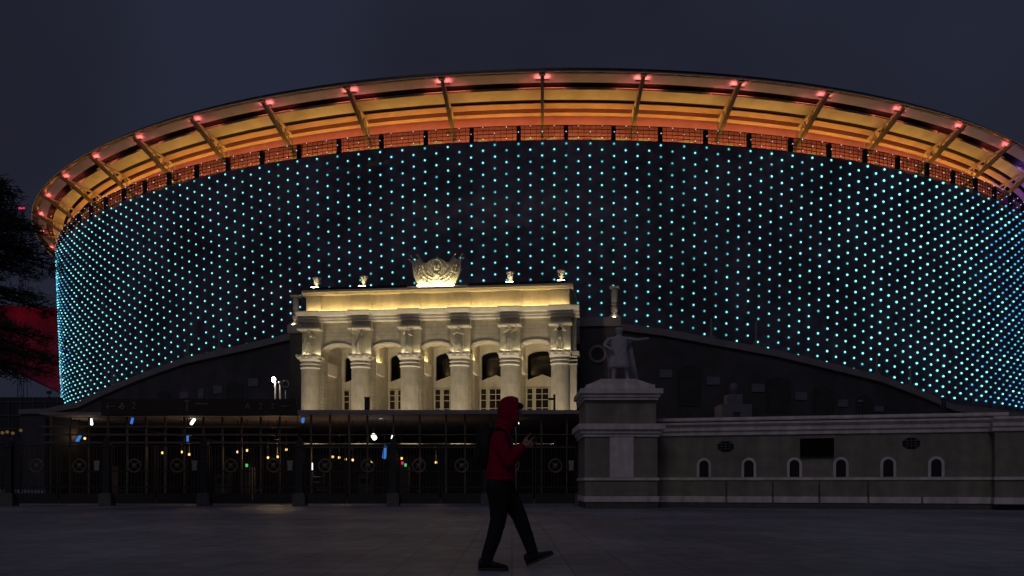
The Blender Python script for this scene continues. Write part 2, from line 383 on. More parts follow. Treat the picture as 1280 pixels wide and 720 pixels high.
# the LED points of the screen: staggered columns, eight to a bay
octa = MB().ball((0, 0, 0), .088, 6, 4)
lens = MB().lathe([(.19, 0), (.19, .012)], n=8, smooth=False); lens.v = [(x, -z + .02, y) for x, y, z in lens.v]  # glow halo round each LED, built as a dim emissive disc
dots = []
for i in range(P0 * 8, P1 * 8 + 1):
    a = i * BAY / 8
    for k in range(-2, 21):
        z = 38.95 - 1.312 * (k + (.5 if i % 2 else 0))
        r = 95.38 - (39 - z) * .0355
        if z < 12 or z > 41.1 or random.random() < .004: continue
        p = Vector(cyl(a, r, z)); W = st.matrix_basis @ p
        px, py = 640 + F * W.x / W.y, HZ - F * (W.z - EYE) / W.y
        if z > 39: kind = 'led_dim'
        elif 300 < px < 400 and py > 350 and random.random() < .75: kind = 'led_white'
        elif px > 1200 and random.random() < (px - 1200) / 90: kind = 'led_blue'
        elif px < 90 and random.random() < .5: kind = 'led_blue'
        elif random.random() < .14 + .3 * (abs(a) < .35): kind = 'led_soft'
        else: kind = 'led_teal'
        dots.append((W.length, py, p, kind, random.uniform(.6, .8) if z > 39 else random.uniform(.95, 1.15) * (1 + .35 * max(0, min(1, (px - 850) / 250)) + .15 * max(0, min(1, (300 - px) / 200)))))
order = sorted((d for d in dots if d[1] < 345 and d[3] == 'led_teal'), key=lambda d: d[0])[:100]
single = set(id(d) for d in order)
one = MB().add(octa.v, octa.f, True).add(lens.v, lens.f); dm = one.data('led_lamp', M['led_teal']); dm.materials.append(M['led_halo']); dm.polygons.foreach_set('material_index', [0] * len(octa.f) + [1] * len(lens.f))
for d in order:
    o = bpy.data.objects.new('led_lamp', dm); COL.objects.link(o); o.parent = st; o.location = d[2]; o.rotation_euler.z = math.atan2(d[2].x, -d[2].y)
rest = MB(); kinds = ['led_teal', 'led_white', 'led_blue', 'led_dim', 'led_soft']; fmat = []
for d in dots:
    if id(d) in single: continue
    R_ = Matrix.Rotation(math.atan2(d[2].x, -d[2].y), 3, 'Z'); jt = Vector((random.gauss(0, .018), 0, random.gauss(0, .018))); wx = 1 + .7 * max(0, min(1, (d[2].x - 25) / 45))
    rest.add([R_ @ Vector((v[0] * wx, v[1], v[2])) * d[4] + d[2] + jt for v in octa.v], octa.f, True); fmat += [kinds.index(d[3])] * len(octa.f)
    if d[3] != 'led_dim':
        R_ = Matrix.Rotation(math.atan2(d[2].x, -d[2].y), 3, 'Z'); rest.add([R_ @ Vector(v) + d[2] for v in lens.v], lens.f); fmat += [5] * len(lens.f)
me = rest.data('led_points', M['led_teal'])
for k in kinds[1:] + ['led_halo']: me.materials.append(M[k])
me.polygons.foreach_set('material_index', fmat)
o = bpy.data.objects.new('led_points', me); COL.objects.link(o); o.parent = st; o['kind'] = 'stuff'

# ------------------------------------------------------------------ old curved wall in front of the stadium
RW = 100.6
def phi_of(x, r):                           # angle round the stadium of the near-side point seen at column x
    lo_, hi_ = -1.0, 1.0
    for _ in range(50):
        m = (lo_ + hi_) / 2; W = st.matrix_basis @ Vector(cyl(m, r, 0))
        if 640 + F * W.x / W.y < x: lo_ = m
        else: hi_ = m
    return m
def wall_pt(x, y, r=RW):
    a = phi_of(x, r); W = st.matrix_basis @ Vector(cyl(a, r, 0)); return a, EYE + (HZ - y) / F * W.y, W
tops = [(26, 512), (60, 511), (100, 503), (150, 479), (195, 461), (235, 447), (275, 438), (315, 429), (365, 417), (450, 405), (550, 399), (650, 398), (735, 401), (775, 405), (830, 412), (900, 425), (970, 438), (1040, 455), (1100, 470), (1150, 489), (1190, 506), (1225, 513), (1290, 516)]
ow = empty('old_stadium_wall', st.location, -CX, label='long dark curved old wall with sloping parapet below the dotted stadium screen', cat='wall')
wm, wt = MB(), MB()
ps = [wall_pt(x, y)[:2] for x, y in tops]
for (a0, z0), (a1, z1) in zip(ps, ps[1:]):
    for j in range(4):
        b0, b1 = a0 + (a1 - a0) * j / 4, a0 + (a1 - a0) * (j + 1) / 4; h0, h1 = z0 + (z1 - z0) * j / 4, z0 + (z1 - z0) * (j + 1) / 4
        vs = [cyl(b, r, z) for b, h in ((b0, h0), (b1, h1)) for r, z in ((RW, 0), (RW, h - .75), (RW - 3, h - .75), (RW - 3, 0))]
        wm.add(vs, [(0, 1, 5, 4), (1, 2, 6, 5), (2, 3, 7, 6)])
        vs = [cyl(b, r, z) for b, h in ((b0, h0), (b1, h1)) for r, z in ((RW + .35, h - .72), (RW + .35, h), (RW - 3.2, h), (RW - 3.2, h - .72))]
        wt.add(vs, [(0, 1, 5, 4), (1, 2, 6, 5), (2, 3, 7, 6), (3, 0, 4, 7)])
wm.build('wall_body', M['dark_wall'], ow); wt.build('parapet', M['dark_trim'], ow)
for x, y, ww, hh in ((832, 467, 16, 10), (891, 476, 17, 10), (947, 485, 17, 10), (1001, 495, 16, 10), (1053, 504, 14, 9), (1098, 511, 14, 7), (231, 494, 15, 8), (273, 487, 14, 10), (317, 478, 15, 10), (252, 492, 9, 12)):
    a, z, W = wall_pt(x, y); s = W.y / F
    MB().box(-ww * s / 2, ww * s / 2, -.12, .1, -hh * s / 2, hh * s / 2).build('wall_panel', M['pale_panel'], ow, cyl(a, RW, z), a)
for x, y, ww, hh in ((973, 486, 34, 30), (1029, 496, 30, 26), (862, 474, 30, 34), (1080, 505, 26, 20), (293, 490, 26, 26), (205, 495, 24, 14)):
    a, z, W = wall_pt(x, y); s = W.y / F; r = ww * s / 2; h = hh * s
    pts = [(-r, -h)] + [(r * -math.cos(PI * t / 10), h / 2 - r * .5 + r * .5 * math.sin(PI * t / 10)) for t in range(11)] + [(r, -h)]
    nb = MB().prism(pts, -.06, .2); nb.build('blind_arch', M['niche'], ow, cyl(a, RW, z), a)
mast_pts = [(147, 478, 492, 'leftmost of the thin masts over the dark curved wall'), (140.5, 464, 480, 'shorter of the two close masts at the far left of the parapet'),
            (235, 428, 449, 'slim mast on the parapet left of the bright roof lamp'), (274, 416, 439, 'mast on the parapet nearest the left of the lit portico'),
            (889, 398, 426, 'first slim mast right of the plaster statue on the parapet'), (945, 403, 436, 'tallest slim mast right of the plaster statue'),
            (1096, 446, 471, 'slim mast on the parapet above the black screen end'), (1138, 459, 486, 'rightmost slim mast on the sloping parapet')]
for x, y0, y1, lab in mast_pts:
    a, z1, W = wall_pt(x, y1, RW - .6); z0 = EYE + (HZ - y0) / F * W.y
    t = empty('parapet_mast', (W.x, W.y, z1 - .3), 0, label=lab, cat='mast', group='thin masts along the old wall')
    h = z0 - z1 + .3
    MB().lathe([(.3, 0), (.3, .1), (.13, .25), (.11, h - .05), (.06, h)], n=8).build('pole', M['grey_metal'], t)
    MB().box(-.35, .35, -.12, .12, h * .18, h * .18 + .35).build('control_box', M['grey_metal'], t)

# ------------------------------------------------------------------ portico
UX = Vector((24.13, -3.0)).normalized()
PO = Vector((-18.6, 76.5, 0)); PRZ = math.atan2(UX.y, UX.x)
po = empty('portico', PO, PRZ, label='floodlit cream stone portico with six columns and five arches', cat='portico')
PM = Matrix.Translation(PO) @ Matrix.Rotation(PRZ, 4, 'Z')
def u_of(x, v=0.0):                         # distance along the portico of the point seen at column x, v metres behind the column row
    ox, oy = PO.x - UX.y * v, PO.y + UX.x * v; k = (x - 640) / F
    return (k * oy - ox) / (UX.x - k * UX.y)
def z_of(x, y, v=0.0):
    u = u_of(x, v); d = PO.y + UX.x * v + UX.y * u; return EYE + (HZ - y) / F * d
cols = [u_of(x) for x in (388, 450.7, 512.2, 574.5, 637.2, 700.5)]
ZB = 1.0
cm = MB()
cm.lathe([(.95, ZB), (.95, ZB + .3), (.8, ZB + .5), (.78, 10.95)], n=48, flute=.022, smooth=False)
shaft = cm.data('column_shaft', M['stone'])
cap = MB().lathe([(.8, 10.9), (.86, 10.95), (.86, 11.06), (.79, 11.1), (.79, 11.2), (.88, 11.25), (.88, 11.36), (.8, 11.4), (.8, 11.5), (.89, 11.55), (.92, 11.66), (.99, 11.74)], n=32)
cap.prism([(-.84, 11.72), (.84, 11.72), (.99, 11.95), (.96, 12.08), (-.96, 12.08), (-.99, 11.95)], -1.0, 1.0)
for k in range(3):
    cap.ball((-.62 + .62 * k, -1.0, 11.9), (.2, .08, .15), 8, 6)
capm = cap.data('capital', M['stone_trim'])
for i, c in enumerate(cols):
    o = bpy.data.objects.new('column', shaft); COL.objects.link(o); o.parent = po; o.location = (c, 0, 0)
    q = bpy.data.objects.new('capital', capm); COL.objects.link(q); q.parent = o
# a second, flat column wraps the right-hand corner
ex = MB().box(cols[5] + .8, cols[5] + 1.36, .1, 1.9, ZB, 11.0); ex.build('corner_pier', M['stone'], po)
ec = MB()
for z in (10.95, 11.25, 11.55): ec.box(cols[5] + .75, cols[5] + 1.43, .03, 1.97, z, z + .12)
ec.box(cols[5] + .7, cols[5] + 1.58, -.1, 2.1, 11.74, 12.06); ec.build('corner_capital', M['stone_trim'], po)
UL, UR = cols[0] - .95, cols[5] + 1.3
WF, WB = .75, 1.9                            # front and back of the arcade wall
out = [(UL, ZB)]
for i in range(5):
    c = (cols[i] + cols[i + 1]) / 2 + .02; h = 1.36
    out += [(c - h, ZB)] + [(c - h * math.cos(PI * t / 14), 12.55 + .55 * math.sin(PI * t / 14)) for t in range(15)] + [(c + h, ZB)]
out += [(UR, ZB), (UR, 15.06), (UL, 15.06)]
MB().prism(out, WF, WB).build('arcade_wall', M['stone_wall'], po)
for i in range(5):                          # a moulded lip round each arch
    c = (cols[i] + cols[i + 1]) / 2 + .02; h = 1.36
    arc = lambda e: [(c - (h + e) * math.cos(PI * t / 14), 12.55 + (.55 + e) * math.sin(PI * t / 14)) for t in range(15)]
    MB().prism(arc(.02)[::1] + arc(.16)[::-1], WF - .1, WF + .06).build('arch_moulding', M['stone_trim'], po)
for c in cols:                              # piers that carry the figures
    MB().box(c - .86, c + .86, .28, WF + .03, 12.08, 15.04).build('niche_pier', M['stone'], po)
    MB().box(c - 1.0, c + 1.0, -.72, .5, 14.28, 14.40).build('niche_shelf', M['stone_trim'], po)
    MB().box(c - .7, c + .7, -.9, -.83, 12.085, 12.092).build('niche_lamp', M['niche_front'], po)
    for s_ in (-1, 1): MB().box(c + s_ * .62 - .17, c + s_ * .62 + .17, .02, .14, 12.085, 12.1).build('niche_lamp', M['niche_glow'], po)
# main cornice and attic
prof = [(-.05, 15.06), (-.35, 15.06), (-.35, 15.22), (-.5, 15.26), (-.5, 15.45), (-.75, 15.55), (-.95, 15.8), (-.95, 15.88), (.8, 15.88), (.8, 15.06)]
cn = MB().prism([(a + .3, b) for a, b in prof], UL - .2, UR + .3, axis='x'); cn.build('main_cornice', M['stone_trim'], po)
for c in cols:
    MB().prism([(a + .18 if a < 0 else .3, b + (.012 if b > 15.8 else .004)) for a, b in prof], c - .95, c + .95, axis='x').build('cornice_break', M['stone_trim'], po)
AL, AR = u_of(383, .3), u_of(712, .3)
MB().box(AL, AR, .35, 7.0, 15.9, 17.36).build('attic_wall', M['stone'], po)
for c in cols:
    a0, a1 = max(c - .9, AL + .01), min(c + .9, AR - .01)
    MB().box(a0, a1, .22, .36, 15.9, 17.34).build('attic_pilaster', M['stone'], po)
MB().prism([(.34, 17.37), (.05, 17.42), (-.05, 17.6), (-.12, 17.62), (-.12, 17.8), (7.1, 17.8), (7.1, 17.37)], AL - .3, AR + .3, axis='x').build('attic_cornice', M['stone_trim'], po)
for a0, a1 in ((AL + .2, u_of(546) - 2.7), (u_of(546) + 2.7, AR - .2)):
    MB().box(a0, a1, .25, 6.5, 17.803, 18.12).build('roof_ridge', M['deep'], po)
us = [AL + .1] + sorted([c - .95 for c in cols] + [c + .95 for c in cols])[1:-1] + [AR - .1]
for a0, a1 in zip(us, us[1:]):
    MB().box(a0 + .04, a1 - .04, -.14, -.02, 15.9, 15.99).build('cornice_lamp', M['attic_glow'], po)
# inside of the arcade
MB().box(UL, UR, WB + .005, 6.8, 13.7, 15.04).build('ceiling', M['stone'], po)
for i, c in enumerate(cols):
    MB().box(c - .62, c + .62, WB + .004, 6.79, ZB, 13.69).build('cross_wall', M['stone'], po)
    MB().box(c - .92, c + .92, WB + .05, 4.6, 10.7, 11.75).build('impost', M['stone_trim'], po)
    if 0 < i < 5:
        MB().box(c + .8, c + .87, 2.15, 4.3, 11.753, 11.765).build('impost_lamp', M['bay_glow'], po)
bays = [(cols[i] + cols[i + 1]) / 2 for i in range(5)]
wl, wu = MB(), MB()
for i, c in enumerate(bays):
    a, b = c - cols[i], cols[i + 1] - c; h = 1.36
    wl.prism([(c - a, ZB), (c + b, ZB), (c + b, 10.5), (c + h, 10.5), (c, 11.0), (c - h, 10.5), (c - a, 10.5)], 6.8, 7.2)
    wu.prism([(c - a, 10.503), (c - h, 10.503)] + [(c - h * math.cos(PI * t / 12), 12.7 + .5 * math.sin(PI * t / 12)) for t in range(13)] + [(c + h, 10.503), (c + b, 10.503), (c + b, 13.69), (c - a, 13.69)], 6.8, 7.2)
    for w0, w1, nc in ((-1.42, -.86, 1), (-.62, .62, 2), (.86, 1.42, 1)):
        pn = MB().box(c + w0, c + w1, 6.74, 6.79, 7.3, 9.72).build('window', M['dark_pane'], po)
        g = MB()
        for k in range(nc + 1):
            x = c + w0 + (w1 - w0) * k / nc; t = .05 if k in (0, nc) else .03; g.box(x - t, x + t, 6.69, 6.738, 7.3, 9.72)
        for z in (7.3, 7.9, 8.66, 9.2, 9.72): g.box(c + w0 - .05, c + w1 + .05, 6.685, 6.734, z - .03, z + .03)
        g.build('frame', M['bar'], pn)
wl.build('back_wall', M['stone'], po); wu.build('back_arch_wall', M['stone'], po)
MB().box(UL, UR, 8.6, 8.8, ZB, 14).build('inner_glazing', M['dark_pane'], po)
# building block behind, with pale parapet and a round medallion
BL, BR = u_of(361, 7.4), u_of(776, 7.4)
zb = z_of(775, 397, 7.4)
MB().box(BL + .15, UL - .02, 7.25, 13, 0, zb - .8).build('side_block', M['dark_wall'], po)
MB().box(UR + .02, BR - .15, 7.25, 13, 0, zb - .8).build('side_block', M['dark_wall'], po)
MB().box(BL, UL - .03, 7.0, 13.2, zb - .79, zb).build('side_parapet', M['dark_trim'], po)
MB().box(UR + .03, BR, 7.0, 13.2, zb - .79, zb).build('side_parapet', M['dark_trim'], po)
uc, zc = u_of(747, 7.2), z_of(747, 443, 7.2)
md = MB().torus((uc, 7.2, zc), .72, .16); md.build('medallion', M['dark_trim'], po)
MB().lathe([(.58, 0), (.58, .05)], n=24).build('medallion_face', M['niche'], po).matrix_local = Matrix.Translation((uc, 7.24, zc)) @ Matrix.Rotation(PI / 2, 4, 'X')

# vases, crest and torch columns stand on the portico: things of their own
vase = empty('vase', (0, 0, 0), label='x', cat='vase', group='stone vases on the portico roof')
MB().box(-.34, .34, -.34, .34, 0, .12).build('plinth', M['carved'], vase)
MB().lathe([(.1, .12), (.16, .16), (.1, .24), (.12, .34), (.22, .44), (.27, .62), (.25, .74), (.34, .86), (.4, 1.0), (.36, 1.02), (.26, .9)], n=18).build('bowl', M['carved'], vase)
vl = ['leftmost stone vase above the first column of the portico', 'stone vase above the second column left of the crest', 'stone vase above the fifth column right of the crest', 'rightmost stone vase above the last column of the portico']
for i, (x, lab) in enumerate(zip((396, 455, 638, 701.5), vl)):
    o = vase if i == 0 else copy_tree(vase)
    o.location = PM @ Vector((u_of(x, 1.0), 1.0, 18.125)); o.rotation_euler.z = PRZ; o['label'] = lab
    L = MB().box(-.3, .3, -.62, -.54, .0, .06); L.build('vase_lamp', M['niche_glow'], o)
cr = empty('crest', PM @ Vector((u_of(546, .9), .9, 17.82)), PRZ, label='carved crest of fanned banners on top of the portico', cat='crest')
cr.scale = (1.07, 1, 1.22)
MB().box(-2.6, 2.6, -.55, .6, 0, .14).build('base', M['stone_trim'], cr)
half = [(0, .2), (1.25, .2), (1.62, .45), (1.88, .95), (1.98, 1.5), (2.02, 2.12), (1.8, 1.95), (1.5, 2.22), (1.15, 1.88), (.8, 1.86), (.55, 2.06), (.28, 2.16), (.0, 2.2)]
MB().prism(half + [(-x, z) for x, z in half[::-1][1:-1]], -.14, .25).build('shield', M['carved'], cr)
re = MB()
for s in (-1, 1):
    for k, (r0, c0) in enumerate(((1.55, .1), (1.3, .12), (1.05, .1))):
        pts = [(s * (r0 + .14 * math.sin(t * .25)) * math.sin(.25 + t * .165), 1.75 - (r0 - .05) * math.cos(.25 + t * .165)) for t in range(9)]
        for a, b in zip(pts, pts[1:]): re.tube((a[0], -.2, a[1]), (b[0], -.2, b[1]), .075, n=6)
    for a, b in (((.4, .5), (2.08, 2.35)), ((.3, .75), (1.5, 2.38)), ((.7, .4), (2.2, 2.1))):
        re.tube((s * a[0], -.14, a[1]), (s * b[0], -.2, b[1]), .05, .035, n=6)
        re.tube((s * b[0], -.2, b[1]), (s * (b[0] + .16), -.2, b[1] + .1), .085, .01, n=6)
    for k in range(4): re.torus((s * (.55 + .28 * k), -.16, .72 + .2 * k), .13 + .02 * (k % 2), .035, n=14, m=5)
    re.torus((s * .95, -.16, 1.45), .24, .05, n=16, m=6); re.torus((s * 1.45, -.16, 1.55), .17, .04, n=16, m=6)
re.torus((0, -.15, 1.62), .5, .07, n=24, m=6); re.torus((0, -.15, 1.0), .42, .05, n=24, m=6); re.ball((0, -.15, 1.0), (.26, .1, .2)); re.ball((0, -.16, 1.6), (.24, .12, .28))
for k in range(5):
    a = PI / 2 + k * 2 * PI / 5; re.tube((0, -.26, 1.6), (.3 * math.cos(a), -.2, 1.6 + .3 * math.sin(a)), .07, .01, n=5)
re.build('relief', M['carved'], cr)
MB().box(-1.5, 1.5, -.6, -.5, .15, .22).build('crest_lamp', M['crest_glow'], cr)
tc_ = MB().lathe([(.62, 0), (.6, .12), (.3, .42), (.24, .55), (.34, .7), (.36, .95), (.24, 1.15), (.2, 1.25), (.34, 1.32), (.2, 1.4), (.26, 1.5), (.3, 1.62), (.3, 2.8)], n=14)
tc_.box(-.44, .44, -.44, .44, 2.8, 2.95)
for i, (x, lab) in enumerate(((370, 'slim torch-shaped column left of the lit portico'), (768, 'slim torch-shaped column between lit portico and plaster statue'))):
    t = empty('torch_column', PM @ Vector((u_of(x, 7.9), 7.9, zb)), PRZ, label=lab, cat='column', group='torch columns beside the portico')
    tc_.build('baluster', M['stone'], t)
    MB().box(-.12, .12, -.8, -.74, 0, .04).build('base_lamp', M['niche_glow'], t)

# figures ----------------------------------------------------------------------
def figure(pose, H=2.0, robe=None):         # a standing body facing -y, feet at z=0; pose gives elbows, wrists, knees, ankles
    p = dict(pel=((0, 0, 1.0), (.15, .11)), sp=((0, .0, 1.18), (.13, .1)), ch=((0, 0, 1.4), (.17, .12)), nk=((0, 0, 1.56), .06), hd=((0, -.02, 1.68), (.085, .1)), ht=((0, -.01, 1.8), (.075, .09)))
    e = [('pel', 'sp'), ('sp', 'ch'), ('ch', 'nk'), ('nk', 'hd'), ('hd', 'ht')]
    d = dict(le=(-.34, 0, 1.2), lw=(-.36, -.05, .95), re=(.34, 0, 1.2), rw=(.36, -.05, .95), lk=(-.12, -.03, .53), la=(-.14, 0, .09), rk=(.12, -.03, .53), ra=(.14, 0, .09)); d.update(pose)
    for s, q in ((-1, 'l'), (1, 'r')):
        p[q + 's'] = ((s * .22, 0, 1.46), .075); p[q + 'e'] = (d[q + 'e'], .055); p[q + 'w'] = (d[q + 'w'], .04)
        w_ = Vector(d[q + 'w']); dr = (w_ - Vector(d[q + 'e'])).normalized(); p[q + 'm'] = (w_ + dr * .13, (.045, .028))
        p[q + 'h'] = ((s * .11, 0, .92), .105); p[q + 'k'] = (d[q + 'k'], .07); p[q + 'a'] = (d[q + 'a'], .05); t = Vector(d[q + 'a']); p[q + 't'] = ((t.x, t.y - .2, max(.04, t.z - .05)), .045)
        e += [('ch', q + 's'), (q + 's', q + 'e'), (q + 'e', q + 'w'), (q + 'w', q + 'm'), ('pel', q + 'h'), (q + 'h', q + 'k'), (q + 'k', q + 'a'), (q + 'a', q + 't')]
    b = MB().mesh(skin(p, e, 0, 1))
    b.ball((0, -.115, 1.7), (.018, .03, .03), 6, 5)
    b.ball((0, .01, 1.76), (.1, .115, .1), 12, 8)
    if robe:
        pr = [(.2, .05), (.25, .1), (.24, .5), (.2, .95), (.17, 1.15), (.2, 1.35), (.12, 1.5)] if robe == 'long' else [(.27, .45), (.28, .5), (.22, .9), (.19, 1.1), (.23, 1.35), (.12, 1.52)]
        b2 = MB().lathe(pr, n=20, flute=.1); b.add([(x, y * .72, z) for x, y, z in b2.v], b2.f, True)
    s = H / 1.87; b.v = [(x * s, y * s, z * s) for x, y, z in b.v]
    return b
poses = [
    (dict(le=(-.36, 0, 1.22), lw=(-.3, -.12, 1.0), re=(.36, .0, 1.24), rw=(.2, -.18, 1.3)), None, 'sculpted athlete above first column with arms folded low', 0),
    (dict(le=(-.42, -.05, 1.55), lw=(-.46, -.05, 1.85), re=(.34, -.02, 1.2), rw=(.2, -.15, 1.05), lk=(-.16, -.08, .53)), None, 'sculpted athlete above second column with one arm raised high', 1),
    (dict(le=(-.33, -.06, 1.28), lw=(-.22, -.2, 1.5), re=(.3, -.05, 1.2), rw=(.1, -.22, 1.3)), 'long', 'robed figure above third column lifting a hand to its face', 2),
    (dict(le=(-.36, -.04, 1.25), lw=(-.1, -.24, 1.36), re=(.36, -.04, 1.25), rw=(.1, -.25, 1.32)), 'long', 'robed figure above fourth column holding both hands to its chest', 3),
    (dict(le=(-.3, -.1, 1.3), lw=(.0, -.22, 1.5), re=(.42, -.06, 1.5), rw=(.4, -.1, 1.8)), None, 'sculpted athlete above fifth column with an arm across the body', 4),
    (dict(le=(-.3, -.12, 1.42), lw=(-.12, -.26, 1.6), re=(.34, -.08, 1.35), rw=(.1, -.26, 1.6)), None, 'sculpted athlete above last column holding a disc before the face', 5)]
for ps_, robe, lab, i in poses:
    b = figure(ps_, 2.2, robe); b.v = [(x * 1.25, y * 1.1, z) for x, y, z in b.v]; b.lathe([(.42, -.06), (.42, .02)], n=14)
    loc = PM @ Vector((cols[i], -.42, 12.14))
    t = empty('niche_statue', loc, PRZ, label=lab, cat='statue', group='statues on the column capitals')
    b.build('figure', M['carved'], t)
    if i == 5: MB().lathe([(.2, -.04), (.24, 0), (.2, .04)], n=18).build('disc', M['niche'], t).matrix_local = Matrix.Translation((-.02, -.3, 1.78)) @ Matrix.Rotation(PI / 2, 4, 'X')

# ------------------------------------------------------------------ floodlights on the pavilion roof
fl_lab = ['first', 'second', 'third', 'fourth', 'fifth', 'sixth']
def flood(u, v, aim, label, power, col, size):
    base = PM @ Vector((u, v, .004))
    t = empty('floodlight', base, PRZ, label=label, cat='floodlight', group='floodlights aimed at the portico')
    MB().box(-.3, .3, -.2, .2, 0, .06).box(-.28, -.24, -.05, .05, .06, .42).box(.24, .28, -.05, .05, .06, .42).build('bracket', M['grey_metal'], t)
    MB().prism([(-.22, .2), (.12, .32), (.12, .62), (-.22, .5)], -.23, .23, axis='x').build('housing', M['iron'], t)
    spot(None, 'flood_beam', PM @ Vector((u, v + .05, .75)), PM @ Vector(aim), power, col, size, 1.0, .15)
for i, c in enumerate(cols):
    flood(c, -4.2, (c, .2, 10.5), 'squat floodlight on the ground under the %s portico column' % fl_lab[i], 2300, (1, .81, .52), 66)
for i in range(5):  # unseen floodlights added to light the back wall of the arcade
    c = (cols[i] + cols[i + 1]) / 2
    flood(c, -3.0, (c, 5.5, 10.0), 'unseen squat floodlight added before the %s portico arch' % fl_lab[i], 1750, (1, .81, .53), 62)

# ------------------------------------------------------------------ entrance pavilion behind the gates
PD = 38.0
X = lambda x, d: (x - 640) / F * d
Z = lambda y, d: EYE + (HZ - y) / F * d
pv = empty('entrance_pavilion', (X(390, PD), PD, 0), 0, label='low dark glass entrance pavilion behind the iron gates', cat='pavilion')
ox = X(390, PD)
xl, xm, xs, xr = X(48, PD) - ox, X(131, PD) - ox, X(373, PD) - ox, X(731, PD) - ox
zr = Z(513, PD)
MB().box(xs, xr, -.25, 27, zr - .17, zr).build('roof', M['roof'], pv)
MB().box(xl, xs - .004, .1, 27, Z(518, PD), Z(515, PD)).build('roof', M['roof'], pv)
MB().box(xm, xs - .01, -.35, .05, Z(520, PD), Z(499.5, PD)).build('sign_board', M['board'], pv)
sb = pv.children[-1]
def letter(ch, x, y, h, m):
    c = bpy.data.curves.new('sign_letter', 'FONT'); c.body = ch; c.size = h * 1.4; c.extrude = .015; c.align_x = 'CENTER'
    o = bpy.data.objects.new('sign_letter', c); COL.objects.link(o); dg = bpy.context.evaluated_depsgraph_get()
    me = bpy.data.meshes.new_from_object(o.evaluated_get(dg)); bpy.data.objects.remove(o); bpy.data.curves.remove(c)
    me.materials.clear(); me.materials.append(m)
    o = bpy.data.objects.new('sign_letter', me); COL.objects.link(o); o.parent = sb
    o.location = (X(x, PD) - ox, -.38, Z(y, PD)); o.rotation_euler.x = PI / 2
for ch, x, y, h in (('2', 172, 512, .3), ('A', 313, 512, .26), ('2', 329, 512, .26), ('2', 344, 512, .26)):
    letter(ch, x, y, h, M['letter'])
ar = MB()
def arrow(x0, x1, y, head):
    a, b = (X(x0, PD) - ox, -.37, Z(y, PD)), (X(x1, PD) - ox, -.37, Z(y, PD)); ar.tube(a, b, .025, n=5)
    for s in (-1, 1): ar.tube(a, (a[0] + head, -.37, a[2] + s * head), .025, n=5)
arrow(138, 150, 509, .14); arrow(354, 365, 509, .0)
ar.box(X(237, PD) - ox, X(238.5, PD) - ox, -.38, -.351, Z(515, PD), Z(502, PD)); ar.box(X(235, PD) - ox, X(241, PD) - ox, -.385, -.352, Z(503, PD), Z(501.5, PD))
ar.box(X(248, PD) - ox, X(264, PD) - ox, -.38, -.351, Z(506.5, PD), Z(505, PD)); ar.build('sign_arrow', M['letter'], sb)
pg = MB(); gx, gz = X(156.5, PD) - ox, Z(509, PD)
pg.tube((gx - .12, -.37, gz - .08), (gx + .05, -.37, gz + .06), .03, n=5); pg.tube((gx - .02, -.37, gz + .12), (gx + .1, -.37, gz + .1), .03, n=5); pg.torus((gx + .04, -.37, gz - .03), .08, .022, n=12, m=5)
pg.build('sign_pictogram', M['white_plate'], sb)
gl = see_through('dark_glass', (.006, .006, .008), .72, .08)
gl.node_tree.nodes['Principled BSDF'].inputs['Specular IOR Level'].default_value = .6
MB().box(xs + .02, xr - .1, .3, .33, .25, zr - .18).build('glass_front', gl, pv)
MB().box(xl + .1, xs - .02, .3, .33, .25, Z(520, PD) - .02).build('glass_front', gl, pv)
mu = MB()
for x in (387, 411, 435, 458, 491, 524, 557, 581, 613, 645, 677, 709): mu.box(X(x, PD) - ox - .035, X(x, PD) - ox + .035, .2, .297, .2, zr - .18)
for x in range(60, 372, 24): mu.box(X(x - .2, PD) - ox - .03, X(x, PD) - ox + .03, .2, .297, .2, Z(520, PD) - .02)
mu.build('mullion', M['frame'], pv)
tr = MB()
for y in (533, 543, 553): tr.box(xl + .1, xs - .05, .1, .198, Z(y, PD) - .04, Z(y, PD) + .04)
for y in (543, 559): tr.box(xs + .05, xr - .12, .12, .198, Z(y, PD) - .02, Z(y, PD) + .02)
tr.build('transom', M['frame'], pv)
MB().box(xl, xr, .25, .5, 0, .2).build('plinth', M['base'], pv)
MB().box(xl, xr, 26.4, 26.8, 0, 3.8).build('back_wall', M['hall'], pv)
MB().box(xl, xl + .15, .6, 26, 0, 3.8).build('side_wall', M['hall'], pv); MB().box(xr - .15, xr, .6, 26, 0, 3.8).build('side_wall', M['hall'], pv)
MB().box(xl + .2, xr - .2, 9, 9.2, 0, 2.4).build('partition', M['hall'], pv)

# lamps seen through the glass and in front of it, plus blue reflections built as tubes
def lamp(name, x, y, d, m, label, cat, w=.06, h=.3, tilt=0, group=None, cap_=True):
    c = at(x, y, d); t = empty(name, c, 0, label=label, cat=cat, group=group)
    tube = MB().lathe([(w * .6, -h / 2), (w, -h / 2 + w * .6), (w, h / 2 - w * .6), (w * .6, h / 2)], n=10).build('glass_tube', m, t)
    tube.rotation_euler.y = tilt
    if cap_:
        MB().lathe([(.012, 0), (.012, max(.2, min(3.86, 3.86) - c.z - h / 2))], n=6).build('hanger', M['iron'], t, (0, 0, h / 2 + .01))
    return t
blue = [(98.5, 548, 40, .07, .42, .5, 'tilted blue reflection beside two small amber lamps at far left'), (165, 526, 40, .06, .3, .25, 'short blue reflection below the arrow sign'),
        (234.5, 548, 40, .05, .3, 0, 'small upright blue reflection left of the middle gates'), (379, 509, 40, .07, .5, .1, 'blue reflection just under the pavilion roof below the portico'),
        (481, 565, 41, .09, .65, .12, 'large blue reflection behind the fifth gate'), (728, 519, 39, .05, .2, .4, 'small blue light beside the stone pedestal')]
